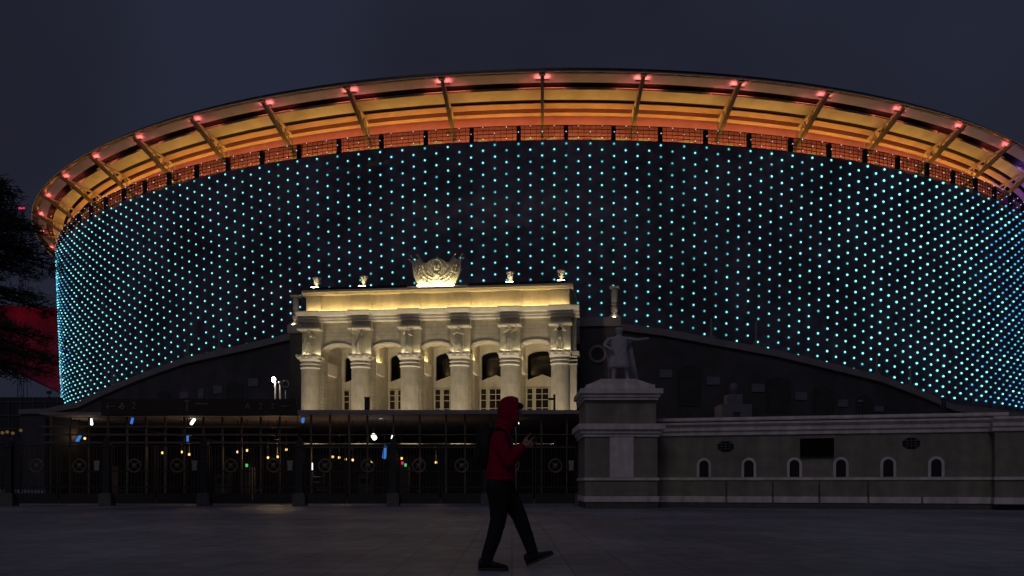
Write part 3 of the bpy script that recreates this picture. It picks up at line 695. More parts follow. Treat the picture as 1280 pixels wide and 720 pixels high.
for x, y, d, ww, h, tl, lab in blue: lamp('blue_reflection', x, max(y, 522), d, M['blue_glow'], lab, 'lamp', ww, h, tl, 'blue reflections built as tubes in the pavilion', x != 728)  # reflections of blue street lights, modelled as glowing tubes behind the glass
white = [(114, 527, .06, .33, -.2, 'white light tube under the left roof edge'), (241, 527, .07, .33, .6, 'tilted white light tube right of the arrow sign'),
         (467.5, 546, .11, .3, -.5, 'bright round white lamp hanging behind the fourth gate'), (491, 546, .06, .25, .3, 'dimmer white lamp just right of the bright round one'),
         (647.5, 529, .05, .1, 0, 'tiny white lamp beside the chin of the walking person'),
         (476, 522, .05, .22, 1.57, 'flat white ceiling light under the pavilion roof')]
for x, y, ww, h, tl, lab in white: lamp('white_lamp', x, y, 40.5, M['white_glow'], lab, 'lamp', ww, h, tl, 'white lamps in the pavilion')
yel = [(91, 548.5, 'amber lamp left of the tilted blue reflection'), (106, 548, 'amber lamp right of the tilted blue reflection'), (227, 565, 'smaller amber lamp below the upright blue reflection'), (236.5, 568, 'larger amber lamp below the upright blue reflection'),
       (335, 572, 'left lamp of the amber pair shining behind the gates'), (347, 571, 'right lamp of the amber pair shining behind the gates'), (358, 562, 'amber lamp hung highest behind the middle gates'), (416, 571, 'leftmost of three amber lamps in a row behind the fourth gate'), (424, 572, 'middle of three amber lamps in a row behind the fourth gate'),
       (432, 574, 'rightmost of three amber lamps in a row behind the fourth gate'), (441, 575, 'pale amber lamp right of the row of three'), (502, 573, 'amber lamp above the green and red signal lights'), (545, 578, 'lone amber lamp behind the fifth gate'), (309, 563, 'small amber lamp over the green ticket light'), (297, 565, 'faint amber lamp left of the one over the green light'), (465, 577, 'faint amber lamp beside the kiosk cabinet'), (203, 566, 'faint amber lamp left of the short blue reflection')]
for x, y, lab in yel: lamp('amber_lamp', x, y, 41, M['yellow_glow'], lab, 'lamp', .052, .11, 0, 'amber lamps in the pavilion')
for x, y, e in ((236, 564, 16), (345, 568, 32), (428, 570, 20), (545, 574, 13), (100, 545, 10)):
    L = bpy.data.lights.new('amber_light', 'POINT'); L.energy = e; L.color = (1, .62, .28); L.shadow_soft_size = .08
    o = bpy.data.objects.new('amber_light', L); COL.objects.link(o); o.location = at(x, y, 40.85)
for x, y, m, lab in ((133.5, 580, 'green_glow', 'ticket gate with green light left of the second post'), (308.5, 581.5, 'green_glow', 'ticket gate with green light behind the third pair of gates'), (390, 619, 'green_glow', 'low ticket gate with green light right of the middle post'), (507, 581, 'green_glow', 'ticket gate with green light beside a red one'), (503, 578.5, 'red_glow', 'ticket gate with red light beside a green one')):
    d = 39.6 + (.6 if m == 'red_glow' else 0); c = at(x, y, d)
    t = empty('ticket_gate', (c.x, d, 0), 0, label=lab, cat='turnstile', group='ticket gates inside the pavilion')
    MB().box(-.12, .12, .0, .9, 0, max(.3, c.z - .08)).build('cabinet', M['grey_metal'], t)
    MB().box(-.05, .05, -.03, .03, max(.3, c.z - .075), c.z + .06).build('signal_light', M[m], t)
    MB().tube((.12, .4, .6), (.62, .4, .55), .02).build('arm', M['grey_metal'], t)
for i, (x, lab) in enumerate(((457, 'grey kiosk cabinet behind the fourth gate'), (277, 'dim grey cabinet behind the third gate'))):
    d = 39.4; t = empty('kiosk', (X(x, d), d, 0), 0, label=lab, cat='kiosk', group='service cabinets inside the pavilion')
    MB().box(-.33, .33, 0, .5, 0, 1.25).build('body', M['grey_metal'], t); MB().box(-.2, .2, -.03, -.002, .9, 1.1).build('display', M['black'], t); MB().box(-.36, .36, -.05, .53, 1.253, 1.31).build('top', M['grey_metal'], t)
# a shelf of white steps-like rails with white upright lights near the middle post
sr = empty('rail_rack', (X(397, 39.3), 39.3, 0), 0, label='rack of bright horizontal rails right of the middle post', cat='rack')
for k, y in enumerate((589, 596, 603, 609)):
    z = Z(y, 39.3); MB().tube((-.2, 0, z), (.26, 0, z), .025).build('rail', M['white_plate'], sr)
MB().box(-.24, -.2, -.03, .03, 0, 1.5).box(.26, .3, -.03, .03, 0, 1.5).build('upright', M['grey_metal'], sr)
for x, lab in ((372, 'upright white light left of the middle gate post'), (390, 'upright white light right of the middle gate post')):
    lamp('white_sconce', x, 583, 39.0, M['white_glow'], lab, 'lamp', .035, .32, 0, 'upright white lights at the middle post')

# lamps on the pavilion roof
def roof_lamp(x, y0, y1, d, lab, lit):
    b = at(x, y1, d); t = empty('roof_lamp', (b.x, d, zr), 0, label=lab, cat='lamp', group='lamps on the pavilion roof')
    top_ = at(x, y0, d).z - zr
    MB().lathe([(.14, 0), (.14, .06), (.05, .12), (.04, top_ - .1)], n=8).build('pole', M['steel'], t)
    if lit: MB().ball((-.05, -.1, top_), (.1, .1, .14)).build('bulb', M['roof_glow'], t)
    else: MB().lathe([(.05, top_ - .1), (.1, top_ - .05), (.1, top_ + .05)], n=8).build('cap', M['steel'], t)
roof_lamp(344, 475, 498, 44, 'bright white lamp on a pole left of the portico', True)
roof_lamp(350, 478, 498, 44, 'thin unlit pole right beside the bright roof lamp', False)
t = empty('ring_sign', (X(357, 44), 44, zr), 0, label='ring on a pole between bright roof lamp and portico', cat='sign')
MB().torus((0, 0, at(0, 480, 44).z - zr), .17, .03).build('ring', M['grey_metal'], t); MB().lathe([(.04, 0), (.04, at(0, 488, 44).z - zr)], n=8).build('pole', M['grey_metal'], t)
t = empty('roof_post', (X(693, 44), 44, zr), 0, label='thin dark post with short side arm before the last column', cat='post')
MB().lathe([(.06, 0), (.05, at(0, 493, 44).z - zr)], n=8).build('pole', M['iron'], t); MB().box(-.32, 0, -.05, .05, at(0, 500, 44).z - zr, at(0, 497.5, 44).z - zr).build('arm', M['iron'], t)
t = empty('roof_post', (X(459, 44), 44, zr), 0, label='short dark post on the pavilion roof before the second column', cat='post')
MB().box(-.12, .12, -.1, .1, 0, at(0, 498, 44).z - zr).build('pole', M['iron'], t); MB().box(-.14, .14, -.12, .12, at(0, 498, 44).z - zr + .003, at(0, 496.5, 44).z - zr).build('cap', M['iron'], t)

# ------------------------------------------------------------------ iron gates
GD = 34.2
gp = [X(x, GD) for x in (-230, -110, 12, 134, 256, 375, 492, 609, 726)]
post = empty('gate_post', (0, 0, 0), label='x', cat='post', group='posts of the iron gates')
MB().box(-.24, .24, -.24, .24, 0, .46).box(-.2, .2, -.2, .2, .46, .52).build('stone_base', M['block'], post)
MB().box(-.13, .13, -.13, .13, .52, 2.52).box(-.17, .17, -.17, .17, 2.3, 2.36).prism([(-.13, 2.52), (.13, 2.52), (0, 2.75)], -.13, .13).build('shaft', M['iron'], post)
plab = ['gate post farthest left, out beside the tree', 'gate post second from the far left', 'gate post at the left edge with amber street lights behind', 'gate post between first and second pair of ringed gates', 'gate post left of the green ticket light behind the gates', 'gate post in the middle beside the bright rails', 'gate post left of the row of unlit gates', 'gate post right behind the walking person', 'gate post against the stone pedestal']
for i, x in enumerate(gp):
    o = post if i == 0 else copy_tree(post); o.location = (x, GD, 0); o['label'] = plab[i]
def gate(i, x0, x1, label):
    c = (x0 + x1) / 2; t = empty('iron_gate', (c, GD, 0), 0, label=label, cat='gate', group='double iron gates between stone-footed posts')
    hw = (x1 - x0) / 2 - .14
    for s in (-1, 1):
        a, b = (.03, hw) if s > 0 else (-hw, -.03); g = MB(); rc = s * .84
        g.box(a, a + .05, -.03, .03, .1, 2.38); g.box(b - .05, b, -.03, .03, .1, 2.38)
        for z in (.1, .72, 1.34, 2.33): g.box(a + .051, b - .051, -.022, .022, z, z + .05)
        n = 13
        for k in range(1, n):
            x = a + (b - a) * k / n
            if abs(x - rc) < .27: g.box(x - .011, x + .011, -.011, .011, .15, 1.3); g.box(x - .011, x + .011, -.011, .011, 1.88, 2.33)
            else: g.box(x - .011, x + .011, -.011, .011, .15, 2.33)
        lf = g.build('leaf', M['iron'], t)
        r = MB().torus((rc, -.03, 1.58), .25, .035); r.ball((rc, -.03, 1.58), (.1, .05, .1))
        for k in range(4):
            q = k * PI / 2 + PI / 4; r.tube((rc, -.03, 1.58), (rc + .24 * math.cos(q), -.03, 1.58 + .24 * math.sin(q)), .015, n=5)
        r.build('ring_emblem', M['iron_ring'], lf)
        MB().box(a + .06, b - .06, -.02, .02, .151, .5).build('kick_plate', M['iron'], lf)
    if i in (2, 3, 4, 7):
        x = hw - .24; pl = MB().prism([(x - .08, 1.52), (x + .08, 1.52), (x + .11, 1.78), (x - .11, 1.78)], -.07, -.04).box(x - .09, x + .09, -.07, -.04, 1.4, 1.515); pl.build('lock_plate', M['white_plate'], t)
glab = ['ringed iron gate far out on the left, beyond the picture edge', 'ringed iron gate at the left edge before the distant amber lights', 'ringed iron gate below the arrow sign, first with a white lock plate', 'ringed iron gate below the sign board, crossed by a blue light', 'ringed iron gate with the amber pair of lamps shining through', 'ringed iron gate with the bright rails seen behind it', 'ringed iron gate with the large blue light behind it', 'ringed iron gate hidden in part by the walking person']
for i in range(8): gate(i, gp[i], gp[i + 1], glab[i])
gs = spot(None, 'gate_lamp', (X(345, 37), 37.0, 2.7), (X(345, 33), 33.4, 0), 60, (1, .75, .35), 50, .6, .05)
t = empty('gate_lamp_head', (X(345, 37), 37.05, 2.76), 0, label='small downlight hung above the gate with the amber lamps', cat='lamp')
MB().lathe([(.1, 0), (.12, .1), (.04, .2)], n=10).build('shade', M['iron'], t); MB().tube((0, .0, .2), (0, .6, 1.05), .015).build('arm', M['iron'], t)

# ------------------------------------------------------------------ pedestal with statue, ticket wall
QD = 30.6
qs = QD / F
pd = empty('statue_pedestal', (X(776, QD), QD, 0), 0, label='tall stepped stone pedestal carrying the plaster statue', cat='pedestal')
cx_ = 776
def blk(x0, x1, y0, y1, name, m, fwd=0.0, back=3.0):
    return MB().box((x0 - cx_) * qs, (x1 - cx_) * qs, -fwd, back, Z(y1, QD), Z(y0, QD)).build(name, m, pd, bevel=.015)
blk(731, 822, 546.3, 620, 'body', M['wall'])
blk(762, 792, 546.6, 597, 'pilaster', M['trim'], .06, .1)
blk(729, 824, 597.2, 600.6, 'string_course', M['trim'], .07)
blk(730, 823.5, 620.3, 627.5, 'plinth', M['trim'], .1)
MB().box((732 - cx_) * qs, (822 - cx_) * qs, -.05, 3, 0, Z(627.8, QD)).build('footing', M['base'], pd)  # dark colour stands for the shade below the plinth
def corn(x0, x1, y0, y1, out_, name='cornice'):
    za, zb_ = Z(y1, QD), Z(y0, QD); h = zb_ - za
    b = MB(); steps = [(0.0, .25, .25), (.25, .55, .55), (.55, 1.0, 1.0)]
    for a, c, o in steps: b.box((x0 - cx_) * qs - out_ * o, (x1 - cx_) * qs + out_ * o, -out_ * o, 3 + out_ * .2, za + h * a + .001, za + h * c)
    return b.build(name, M['trim'], pd, bevel=.012)
corn(731, 822, 530, 546, .24)
blk(732, 821, 500.3, 529.8, 'upper_block', M['wall'], -.1)
corn(732, 821, 486, 500, .2)
blk(733, 819, 480.5, 485.7, 'cap_slab', M['trim'], .0)
MB().prism([((735 - cx_) * qs, Z(480.3, QD)), ((817 - cx_) * qs, Z(480.3, QD)), ((795 - cx_) * qs, Z(473, QD)), ((752 - cx_) * qs, Z(473, QD))], .1, 2.6).build('sloped_cap', M['trim'], pd)
sf = figure(dict(le=(-.36, .02, 1.24), lw=(-.22, -.16, 1.08), re=(.4, -.06, 1.4), rw=(.58, -.08, 1.43), lk=(-.12, -.06, .53), rk=(.16, .02, .53), ra=(.2, .05, .09)), 1.98, 'coat')
cp = MB()                                   # cloak hanging down the back to the heels
for k in range(9):
    u = k / 8; x = -.24 + .5 * u; y = .1 + .14 * math.sin(PI * u) + .03 * (k % 2); cp.v += [(x, y, 1.62), (x * 1.1 + .03, y + .06, 1.0), (x * 1.25 + .1, y + .1, .12), (x, y + .05, 1.62), (x * 1.1 + .03, y + .11, 1.0), (x * 1.25 + .1, y + .15, .12)]
for k in range(8):
    b0, b1 = k * 6, k * 6 + 6
    cp.f += [(b0, b1, b1 + 1, b0 + 1), (b0 + 1, b1 + 1, b1 + 2, b0 + 2), (b0 + 3, b0 + 4, b1 + 4, b1 + 3), (b0 + 4, b0 + 5, b1 + 5, b1 + 4), (b0 + 2, b1 + 2, b1 + 5, b0 + 5), (b0, b0 + 3, b1 + 3, b1)]
    cp.sm += [True] * 6
for b0 in (0, 48): cp.f += [(b0, b0 + 1, b0 + 4, b0 + 3), (b0 + 1, b0 + 2, b0 + 5, b0 + 4)]; cp.sm += [False] * 2
sf.v = [(x * 1.45, y * 1.35, z) for x, y, z in sf.v]; cp.v = [(x * 1.75, y + .05, z) for x, y, z in cp.v]
t = empty('plaster_statue', (X(774, QD + 1.2), QD + 1.2, Z(473, QD) + .05), 0, label='grey standing statue in a long cloak pointing right with one arm', cat='statue')
sf.build('figure', M['plaster_statue'], t); cp.build('cloak', M['plaster_statue'], t)
MB().box(-.5, .5, -.35, .45, -.08, .02).build('base', M['plaster_statue'], t)

TA, TB = Vector((X(820, 32.0), 32.0, 0)), Vector((X(1240, 29.2), 29.2, 0))
tv = (TB - TA).normalized(); TRZ = math.atan2(tv.y, tv.x); TL = (TB - TA).length
tw = empty('ticket_wall', TA, TRZ, label='long low plastered wall with six small arched ticket windows', cat='wall')
def tu(x, v=0.0):
    ox_, oy_ = TA.x - tv.y * v, TA.y + tv.x * v; k = (x - 640) / F; return (k * oy_ - ox_) / (tv.x - k * tv.y)
def tz(x, y, v=0.0): return EYE + (HZ - y) / F * (TA.y + tv.x * v + tv.y * tu(x, v))
LE = TL + 14
MB().box(-.3, LE, 0, 1.2, 0, 2.62).build('body', M['wall'], tw)
MB().prism([(-.001, 2.6), (-.08, 2.62), (-.08, 2.74), (-.16, 2.78), (-.16, 2.9), (-.28, 3.0), (-.28, 3.07), (.9, 3.07), (.9, 2.6)], -.3, TL - .05, axis='x').build('cornice', M['trim'], tw)
MB().box(-.3, TL + .3, .1, 1.0, 3.08, 3.13).build('upper_wall', M['base'], tw)
MB().prism([(.02, 3.135), (-.02, 3.17), (-.02, 3.26), (1.1, 3.3), (1.1, 3.135)], -.3, TL + .5, axis='x').build('coping', M['trim'], tw)
MB().box(-.3, TL - .02, -.05, .001, 1.0, 1.1).build('string_course', M['trim'], tw)
e = [-.3] + [tu(x) for x in (908, 966, 1024, 1085, 1152)] + [TL - .02]
for a, b in zip(e, e[1:]): MB().box(a + .035, b - .035, -.1, .001, .2, .42).build('plinth', M['trim'], tw, bevel=.012)
MB().box(-.3, TL + 12, -.06, .002, 0, .195).build('footing', M['base'], tw)  # shade under the projecting plinth, painted as a darker strip
for x in (908, 966, 1024, 1085): MB().tube((tu(x), -.03, .43), (tu(x), -.03, 1.0), .022).build('downpipe', M['base'], tw)
for x in (880, 936, 993, 1051, 1110, 1170):
    u = tu(x); rr, zs = .165, 1.55
    arc = lambda r: [(u - r * math.cos(PI * t / 12), zs + r * math.sin(PI * t / 12)) for t in range(13)]
    wd = MB().prism([(u - rr, 1.12)] + arc(rr) + [(u + rr, 1.12)], -.012, .003).build('ticket_window', M['pane_brown'], tw)
    MB().prism([(u - rr - .09, 1.1)] + arc(rr + .09) + [(u + rr + .09, 1.1), (u + rr, 1.1)] + arc(rr)[::-1] + [(u - rr, 1.1)], -.06, .002).build('frame', M['trim'], wd)
    g = MB()
    for k in (-1, 0, 1): g.box(u + k * .07 - .006, u + k * .07 + .006, -.024, -.014, 1.12, 1.68)
    for z in (1.26, 1.44): g.box(u - rr, u + rr, -.026, -.013, z, z + .012)
    g.build('grille', M['iron'], wd)
for x, y in ((907, 558), (1139, 554)):
    u, z = tu(x), tz(x, y); g = MB().prism([(u + .3 * math.cos(a), z + .2 * math.sin(a)) for a in [PI / 8 + k * PI / 4 for k in range(8)]], -.03, .003)
    gr = g.build('round_grille', M['black'], tw); g = MB()
    for k in (-1, 0, 1): g.box(u - .26, u + .26, -.05, -.032, z + k * .09 - .012, z + k * .09 + .012); g.box(u + k * .14 - .012, u + k * .14 + .012, -.047, -.031, z - .17, z + .17)
    g.build('grille_bar', M['base'], gr)
u0, u1, z0, z1 = tu(1000), tu(1042), tz(1021, 571), tz(1021, 548)
t = empty('wall_screen', TA + tv * ((u0 + u1) / 2) + Vector((0, 0, z0)), TRZ, label='wide black switched-off screen hung on the ticket wall', cat='screen')
hw = (u1 - u0) / 2
MB().box(-hw, hw, -.12, -.005, 0, z1 - z0).build('casing', M['black'], t); MB().box(-hw + .04, hw - .04, -.124, -.1205, .04, z1 - z0 - .04).build('display', M['black'], t)
MB().box(TL, LE, -.35, .5, .42, 2.62).build('end_pier', M['wall'], tw); MB().box(TL - .05, LE, -.45, .5, .2, .418).build('pier_plinth', M['trim'], tw)
MB().box(TL - .04, LE, -.42, .5, 1.0, 1.1).build('pier_string', M['trim'], tw)
MB().prism([(-.35, 2.6), (-.43, 2.62), (-.43, 2.74), (-.51, 2.78), (-.51, 2.9), (-.63, 3.0), (-.63, 3.08), (.9, 3.08), (.9, 2.6)], TL - .1, LE, axis='x').build('pier_cornice', M['trim'], tw)
# things that show over the ticket wall
def over(x, d): return Vector((X(x, d), d, 0))
t = empty('stepped_monument', over(921, 45), 0, label='pale stepped monument rising behind the ticket wall', cat='monument'); k = 45 / F
MB().box(-19 * k, 19 * k, 0, 1.6, 0, Z(505, 45)).build('base', M['pale_panel'], t); MB().box(-9 * k, 9 * k, .3, 1.2, Z(505, 45), Z(492, 45)).build('middle_block', M['pale_panel'], t)
MB().lathe([(6 * k, Z(492, 45)), (5 * k, Z(484, 45)), (6 * k, Z(482, 45)), (3 * k, Z(477, 45))], 0, .7, 12).build('urn', M['pale_panel'], t)
for x, y, lab in ((861, 515, 'first dark vent box standing on the coping near the pedestal'), (921, 515.5, 'second dark vent box standing on the coping before the monument')):
    u = tu(x, .5); t = empty('vent_box', TA + tv * u + Vector((-tv.y, tv.x, 0)) * .5 + Vector((0, 0, 3.28)), TRZ, label=lab, cat='vent', group='vents on the ticket wall')
    MB().box(-.13, .13, -.1, .1, 0, .17).build('casing', M['iron'], t); MB().box(-.15, .15, -.12, .12, .171, .2).build('lid', M['iron'], t)
for x, y0, lab, nm in ((1075.5, 500, 'dark bollard lamp behind the right of the ticket wall', 'bollard'), (1179.5, 496, 'small urn-shaped post behind the right end of the ticket wall', 'bollard')):
    d = 38.0; t = empty(nm, over(x, d), 0, label=lab, cat='bollard', group='bollards behind the ticket wall'); k = d / F; zt = Z(y0, d)
    MB().lathe([(3.2 * k, 0), (3.2 * k, zt - .4), (2.6 * k, zt - .3), (3 * k, zt - .12)], n=12).build('post', M['iron'], t); MB().lathe([(3.8 * k, zt - .118), (3.6 * k, zt - .03), (2 * k, zt)], n=12).build('cap', M['pale_panel'], t)

# ------------------------------------------------------------------ left edge: pine, far buildings
def pine():
    base = Vector((X(-34, 24), 24, 0)); t = empty('pine_tree', base, 0, label='dark pine with drooping boughs at the left edge of the square', cat='tree')
    tr_ = MB(); pts = [Vector((0, 0, 0)), Vector((.1, .05, 3)), Vector((-.05, .1, 6)), Vector((.1, 0, 9.4))]
    for a, b, r0, r1 in zip(pts, pts[1:], (.26, .2, .13), (.2, .13, .04)): tr_.tube(a, b, r0, r1, 10)
    nd = MB(); rnd = random.Random(5)
    def needles(p, d, n, s):
        for _ in range(n):
            q = p + Vector((rnd.gauss(0, s), rnd.gauss(0, s), rnd.gauss(0, s * .55)))
            v = Vector((rnd.gauss(0, 1), rnd.gauss(0, 1), rnd.gauss(0, .7))).normalized(); v = (v + d * .7).normalized() * rnd.uniform(.12, .24)
            w_ = v.orthogonal().normalized() * .012; w_.rotate(Matrix.Rotation(rnd.uniform(0, PI), 3, v))
            nd.add([q - w_, q + w_, q + v * .6 + w_ * .8, q + v, q + v * .6 - w_ * .8], [(0, 1, 2, 3, 4)])
    for z in [4.3, 4.7, 5.0, 5.3, 6.1, 6.35, 7.1, 7.3, 7.5, 7.7, 7.95, 8.2, 8.45, 8.7, 9.0, 9.3]:
        nb = 7 if z < 8.5 else 5
        for k in range(nb):
            a = 2 * PI * k / nb + rnd.uniform(-.4, .4) + z; L = (1.85 if z < 7.5 else 1.95 - (z - 7.5) * .5) * rnd.uniform(.7, 1.1)
            if z < 5: L *= 1.08
            d = Vector((math.cos(a), math.sin(a), rnd.uniform(-.1, .14))); p0 = Vector((.03, .05, z)); prev = p0
            for j in range(1, 6):
                q = p0 + d * L * j / 5 + Vector((0, 0, -.06 * j * j / 5)); tr_.tube(prev, q, .05 - .008 * (j - 1), .05 - .008 * j, 5)
                if j >= 2:
                    for s in (-1, 1):
                        side = Vector((-d.y, d.x, .05)) * s * .4 * rnd.uniform(.5, 1.1) + d * .2
                        tr_.tube(q, q + side, .015, .006, 4); needles(q + side * .6, side.normalized(), 17, .15)
                    needles(q, d, 12, .14)
                prev = q
    tr_.build('trunk', M['bark'], t); nd.build('crown', M['needle'], t)
pine()
# a red-lit curved membrane hall beyond the trees
rh = empty('membrane_hall', (-84, 150, 0), 0, label='curved hall with a sagging red-lit roof far left behind the pine', cat='hall')
b = MB(); nx, ny = 24, 8
for side in (0, .25):
    for i in range(nx + 1):
        for j in range(ny + 1):
            u = i / nx; v = j / ny; x = -26 + 40 * u; zt = 33.5 - 2 * u; zl = min(zt - 2, max(15.6, 21.3 - 19 * (u - .55)))
            b.v.append((x, 4 * math.sin(PI * v) - side * 1 + 6 * v, zl + (zt - zl) * v + side))
n1 = (nx + 1) * (ny + 1)
for i in range(nx):
    for j in range(ny):
        a = i * (ny + 1) + j; q = (a, a + 1, a + ny + 2, a + ny + 1); b.f += [q, tuple(n1 + k for k in q[::-1])]; b.sm += [True, True]
b.build('roof', M['redlit_skin'], rh)
cg = MB().box(-26, 16, -8, 14, 0, 15)
cg.build('curtain_wall', M['facade_blue'], rh)
g = MB()
for k in range(22): g.box(-26 + k * 2, -25.9 + k * 2, -8.15, -8.01, 0, 15)
for k in range(7): g.box(-26, 16, -8.2, -8.03, 2.2 * k + 1, 2.2 * k + 1.12)
g.build('mullion', M['frame'], rh)
for k, xx in enumerate((-92, -76)):
    t = empty('red_floodlight', (xx, 143.2, 15.0), 0, label='red floodlight on a stand before the hall, %s one' % ('left' if k == 0 else 'right'), cat='floodlight', group='red floodlights at the hall')
    MB().lathe([(.3, 0), (.3, .1), (.08, .2), (.08, .6)], n=8).build('stand', M['iron'], t); MB().prism([(-.3, .6), (.3, .7), (.3, 1.2), (-.3, 1.0)], -.3, .3, axis='x').build('housing', M['iron'], t)
    spot(None, 'red_beam', (xx, 143.7, 16.5), (xx + 2, 154, 29), 600, (1, .01, .06), 110, .9, .3)
for i, (x, y, lab) in enumerate(((3, 541, 'dim amber street lamp at the picture edge behind the gates'), (9, 540, 'second dim amber street lamp from the picture edge'), (16, 541.5, 'third dim amber street lamp from the picture edge'), (26, 538, 'dim amber street lamp farthest right in the far row'))):
    d = 90; c = at(x, y, d); t = empty('street_lamp', (c.x, d, 0), 0, label=lab, cat='street lamp', group='far amber street lamps')
    MB().lathe([(.09, 0), (.06, c.z - .15)], n=6).build('pole', M['iron'], t); MB().ball((0, 0, c.z), .17, 8, 6).build('lantern', M['far_glow'], t)
d = 420; c = at(28, 262, d); t = empty('beacon_mast', (c.x, d, 0), 0, label='far lattice mast with red beacon lights left of the stadium', cat='mast')
mm = MB()
for s in (-1, 1):
    for q in (-1, 1): mm.tube((s * 2, q * 2, 0), (s * .5, q * .5, c.z), .14, n=5)
for k in range(12):
    z0 = c.z * k / 12; z1 = c.z * (k + 1) / 12; f = lambda z: 2 - 1.5 * z / c.z
    mm.tube((-f(z0), -f(z0), z0), (f(z1), -f(z1), z1), .09, n=4); mm.tube((f(z0), -f(z0), z0), (-f(z1), -f(z1), z1), .09, n=4)
mm.build('lattice', M['iron'], t)
mm = MB()
for k in (-1, 0, 1): mm.ball((k * 1.0, -.6, c.z + .5), .42, 8, 6)
mm.build('beacon', M['red_glow'], t)

# ------------------------------------------------------------------ the person walking past
HD = 8.79; kp = HD / F
fx = lambda x, y, s=0.0: (((x - 630) * kp), s, max(0.0, (712.5 - y) * kp))
pr = empty('person', (X(630, HD), HD, 0), 0, label='person in red hooded jacket and dark trousers walking while holding a phone', cat='person')
LEFT, RIGHT = .1, -.1                        # away from / towards the camera
def fuse(b, name, m, parent, voxel=.011, sm=6, extra=None):       # overlapping volumes become one continuous skin
    me = bpy.data.meshes.new('lump'); me.from_pydata(b.v, [], b.f); o = bpy.data.objects.new('lump', me); COL.objects.link(o)
    r = o.modifiers.new('r', 'REMESH'); r.mode = 'VOXEL'; r.voxel_size = voxel
    c = o.modifiers.new('s', 'SMOOTH'); c.factor = .5; c.iterations = sm
    out = bpy.data.meshes.new_from_object(o.evaluated_get(bpy.context.evaluated_depsgraph_get())); bpy.data.objects.remove(o); bpy.data.meshes.remove(me)
    if extra:
        n0 = len(out.vertices); k = MB().mesh(out); k.add(extra.v, extra.f, True); bpy.data.meshes.remove(out); return k.build(name, m, parent)
    out.polygons.foreach_set('use_smooth', [True] * len(out.polygons)); out.materials.append(m)
    q = bpy.data.objects.new(name, out); COL.objects.link(q); q.parent = parent; return q
def limb(b, pts):
    for (p, r), (q, t) in zip(pts, pts[1:]):
        b.tube(p, q, r, t, 14)
    for p, r in pts: b.ball(p, r, 14, 10)
def loft(b, secs, n=20):                     # stacked ellipses: centre, half depth (x), half width (y)
    vs = [(c[0] + rx * math.cos(2 * PI * k / n), c[1] + ry * math.sin(2 * PI * k / n), c[2]) for c, rx, ry in secs for k in range(n)]; m = len(secs)
    b.add(vs, [(j * n + k, j * n + (k + 1) % n, (j + 1) * n + (k + 1) % n, (j + 1) * n + k) for j in range(m - 1) for k in range(n)] + [tuple(range(n - 1, -1, -1)), tuple((m - 1) * n + k for k in range(n))], True)
bb = MB()
loft(bb, [(fx(622, 612), .1, .14), (fx(623, 590), .09, .12), (fx(625, 560), .1, .14), (fx(627, 545), .07, .11), (fx(630, 538), .05, .06)])
limb(bb, [(fx(629, 543), .06), (fx(634, 532), .055), (fx(638, 522), .06)])
bb.ball(fx(639.5, 514), (.09, .077, .112), 18, 14); bb.ball(fx(643, 523), (.062, .058, .065), 16, 12)
for s_, kn, an in ((RIGHT, (622, 652), (608, 700)), (LEFT, (651, 646), (666, 695))):
    limb(bb, [(fx(624, 610, s_ * .9), .08), (fx(*kn, s_), .052), (fx(*an, s_), .036)])
for s_, el, wr in ((-.2, (635, 577), (652, 560)), (.2, (640, 573), (656, 556))):
    limb(bb, [(fx(625, 550, s_ * .8), .05), (fx(*el, s_), .038), (fx(*wr, s_ * .28), .026)])
body = MB()
# face: brow, nose, lips, chin, ear, all grown into the head
hc = Vector(fx(641, 516.5))
for dx, dz, r in ((.085, -.012, (.024, .014, .018)), (.078, .012, (.016, .012, .026)), (.078, -.046, (.012, .026, .008)), (.07, -.075, (.022, .03, .02)), (.07, .036, (.016, .05, .012))):
    body.ball(hc + Vector((dx, 0, dz)), r, 10, 7)
for s in (-1, 1): body.ball(hc + Vector((-.005, s * .076, -.01)), (.022, .01, .034), 8, 6)
# hands: palm, four unequal bent fingers and a thumb from the side of the palm
for q, s, wr in (('r', -.056, (652, 560)), ('l', .056, (656, 556))):
    W0 = Vector(fx(*wr, s)); dirp = Vector((.9, -s * 3.2, .32)).normalized(); inn = Vector((0, -1 if s > 0 else 1, .15)).normalized(); upv = dirp.cross(inn).normalized()
    if upv.z < 0: upv = -upv
    hp = {'w': (W0, (.024, .02)), 'm': (W0 + dirp * .045, (.034, .018)), 'k': (W0 + dirp * .085, (.034, .016))}; he = [('w', 'm'), ('m', 'k')]
    for k, (off, ln) in enumerate(((.028, .07), (.010, .08), (-.010, .074), (-.027, .058))):
        r0 = W0 + dirp * .078 + upv * off; a = r0 + dirp * ln * .45; b_ = a + (dirp * .5 + inn * .85) * ln * .35; c_ = b_ + (inn - dirp * .35) * ln * .28
        for nm, pnt, rd in (('f%d' % k, r0, .0098), ('g%d' % k, a, .0092), ('h%d' % k, b_, .0085), ('i%d' % k, c_, .007)): hp[nm] = (pnt, rd)
        he += [('k', 'f%d' % k), ('f%d' % k, 'g%d' % k), ('g%d' % k, 'h%d' % k), ('h%d' % k, 'i%d' % k)]
    r0 = W0 + dirp * .03 + upv * .03; hp['t0'] = (r0, .012); hp['t1'] = (r0 + (dirp * .5 + upv * .7) * .04, .011); hp['t2'] = (r0 + (dirp * .9 + upv * .7 + inn * .5) * .07, .009); he += [('m', 't0'), ('t0', 't1'), ('t1', 't2')]
    body.mesh(skin(hp, he, 0, 1))
fuse(bb, 'body', M['skin'], pr, .009, 4, body)
ey = MB()
for s in (-1, 1): ey.ball(hc + Vector((.072, s * .031, .012)), .011, 8, 6)
ey.build('eye', M['eye'], pr)
jb = MB()
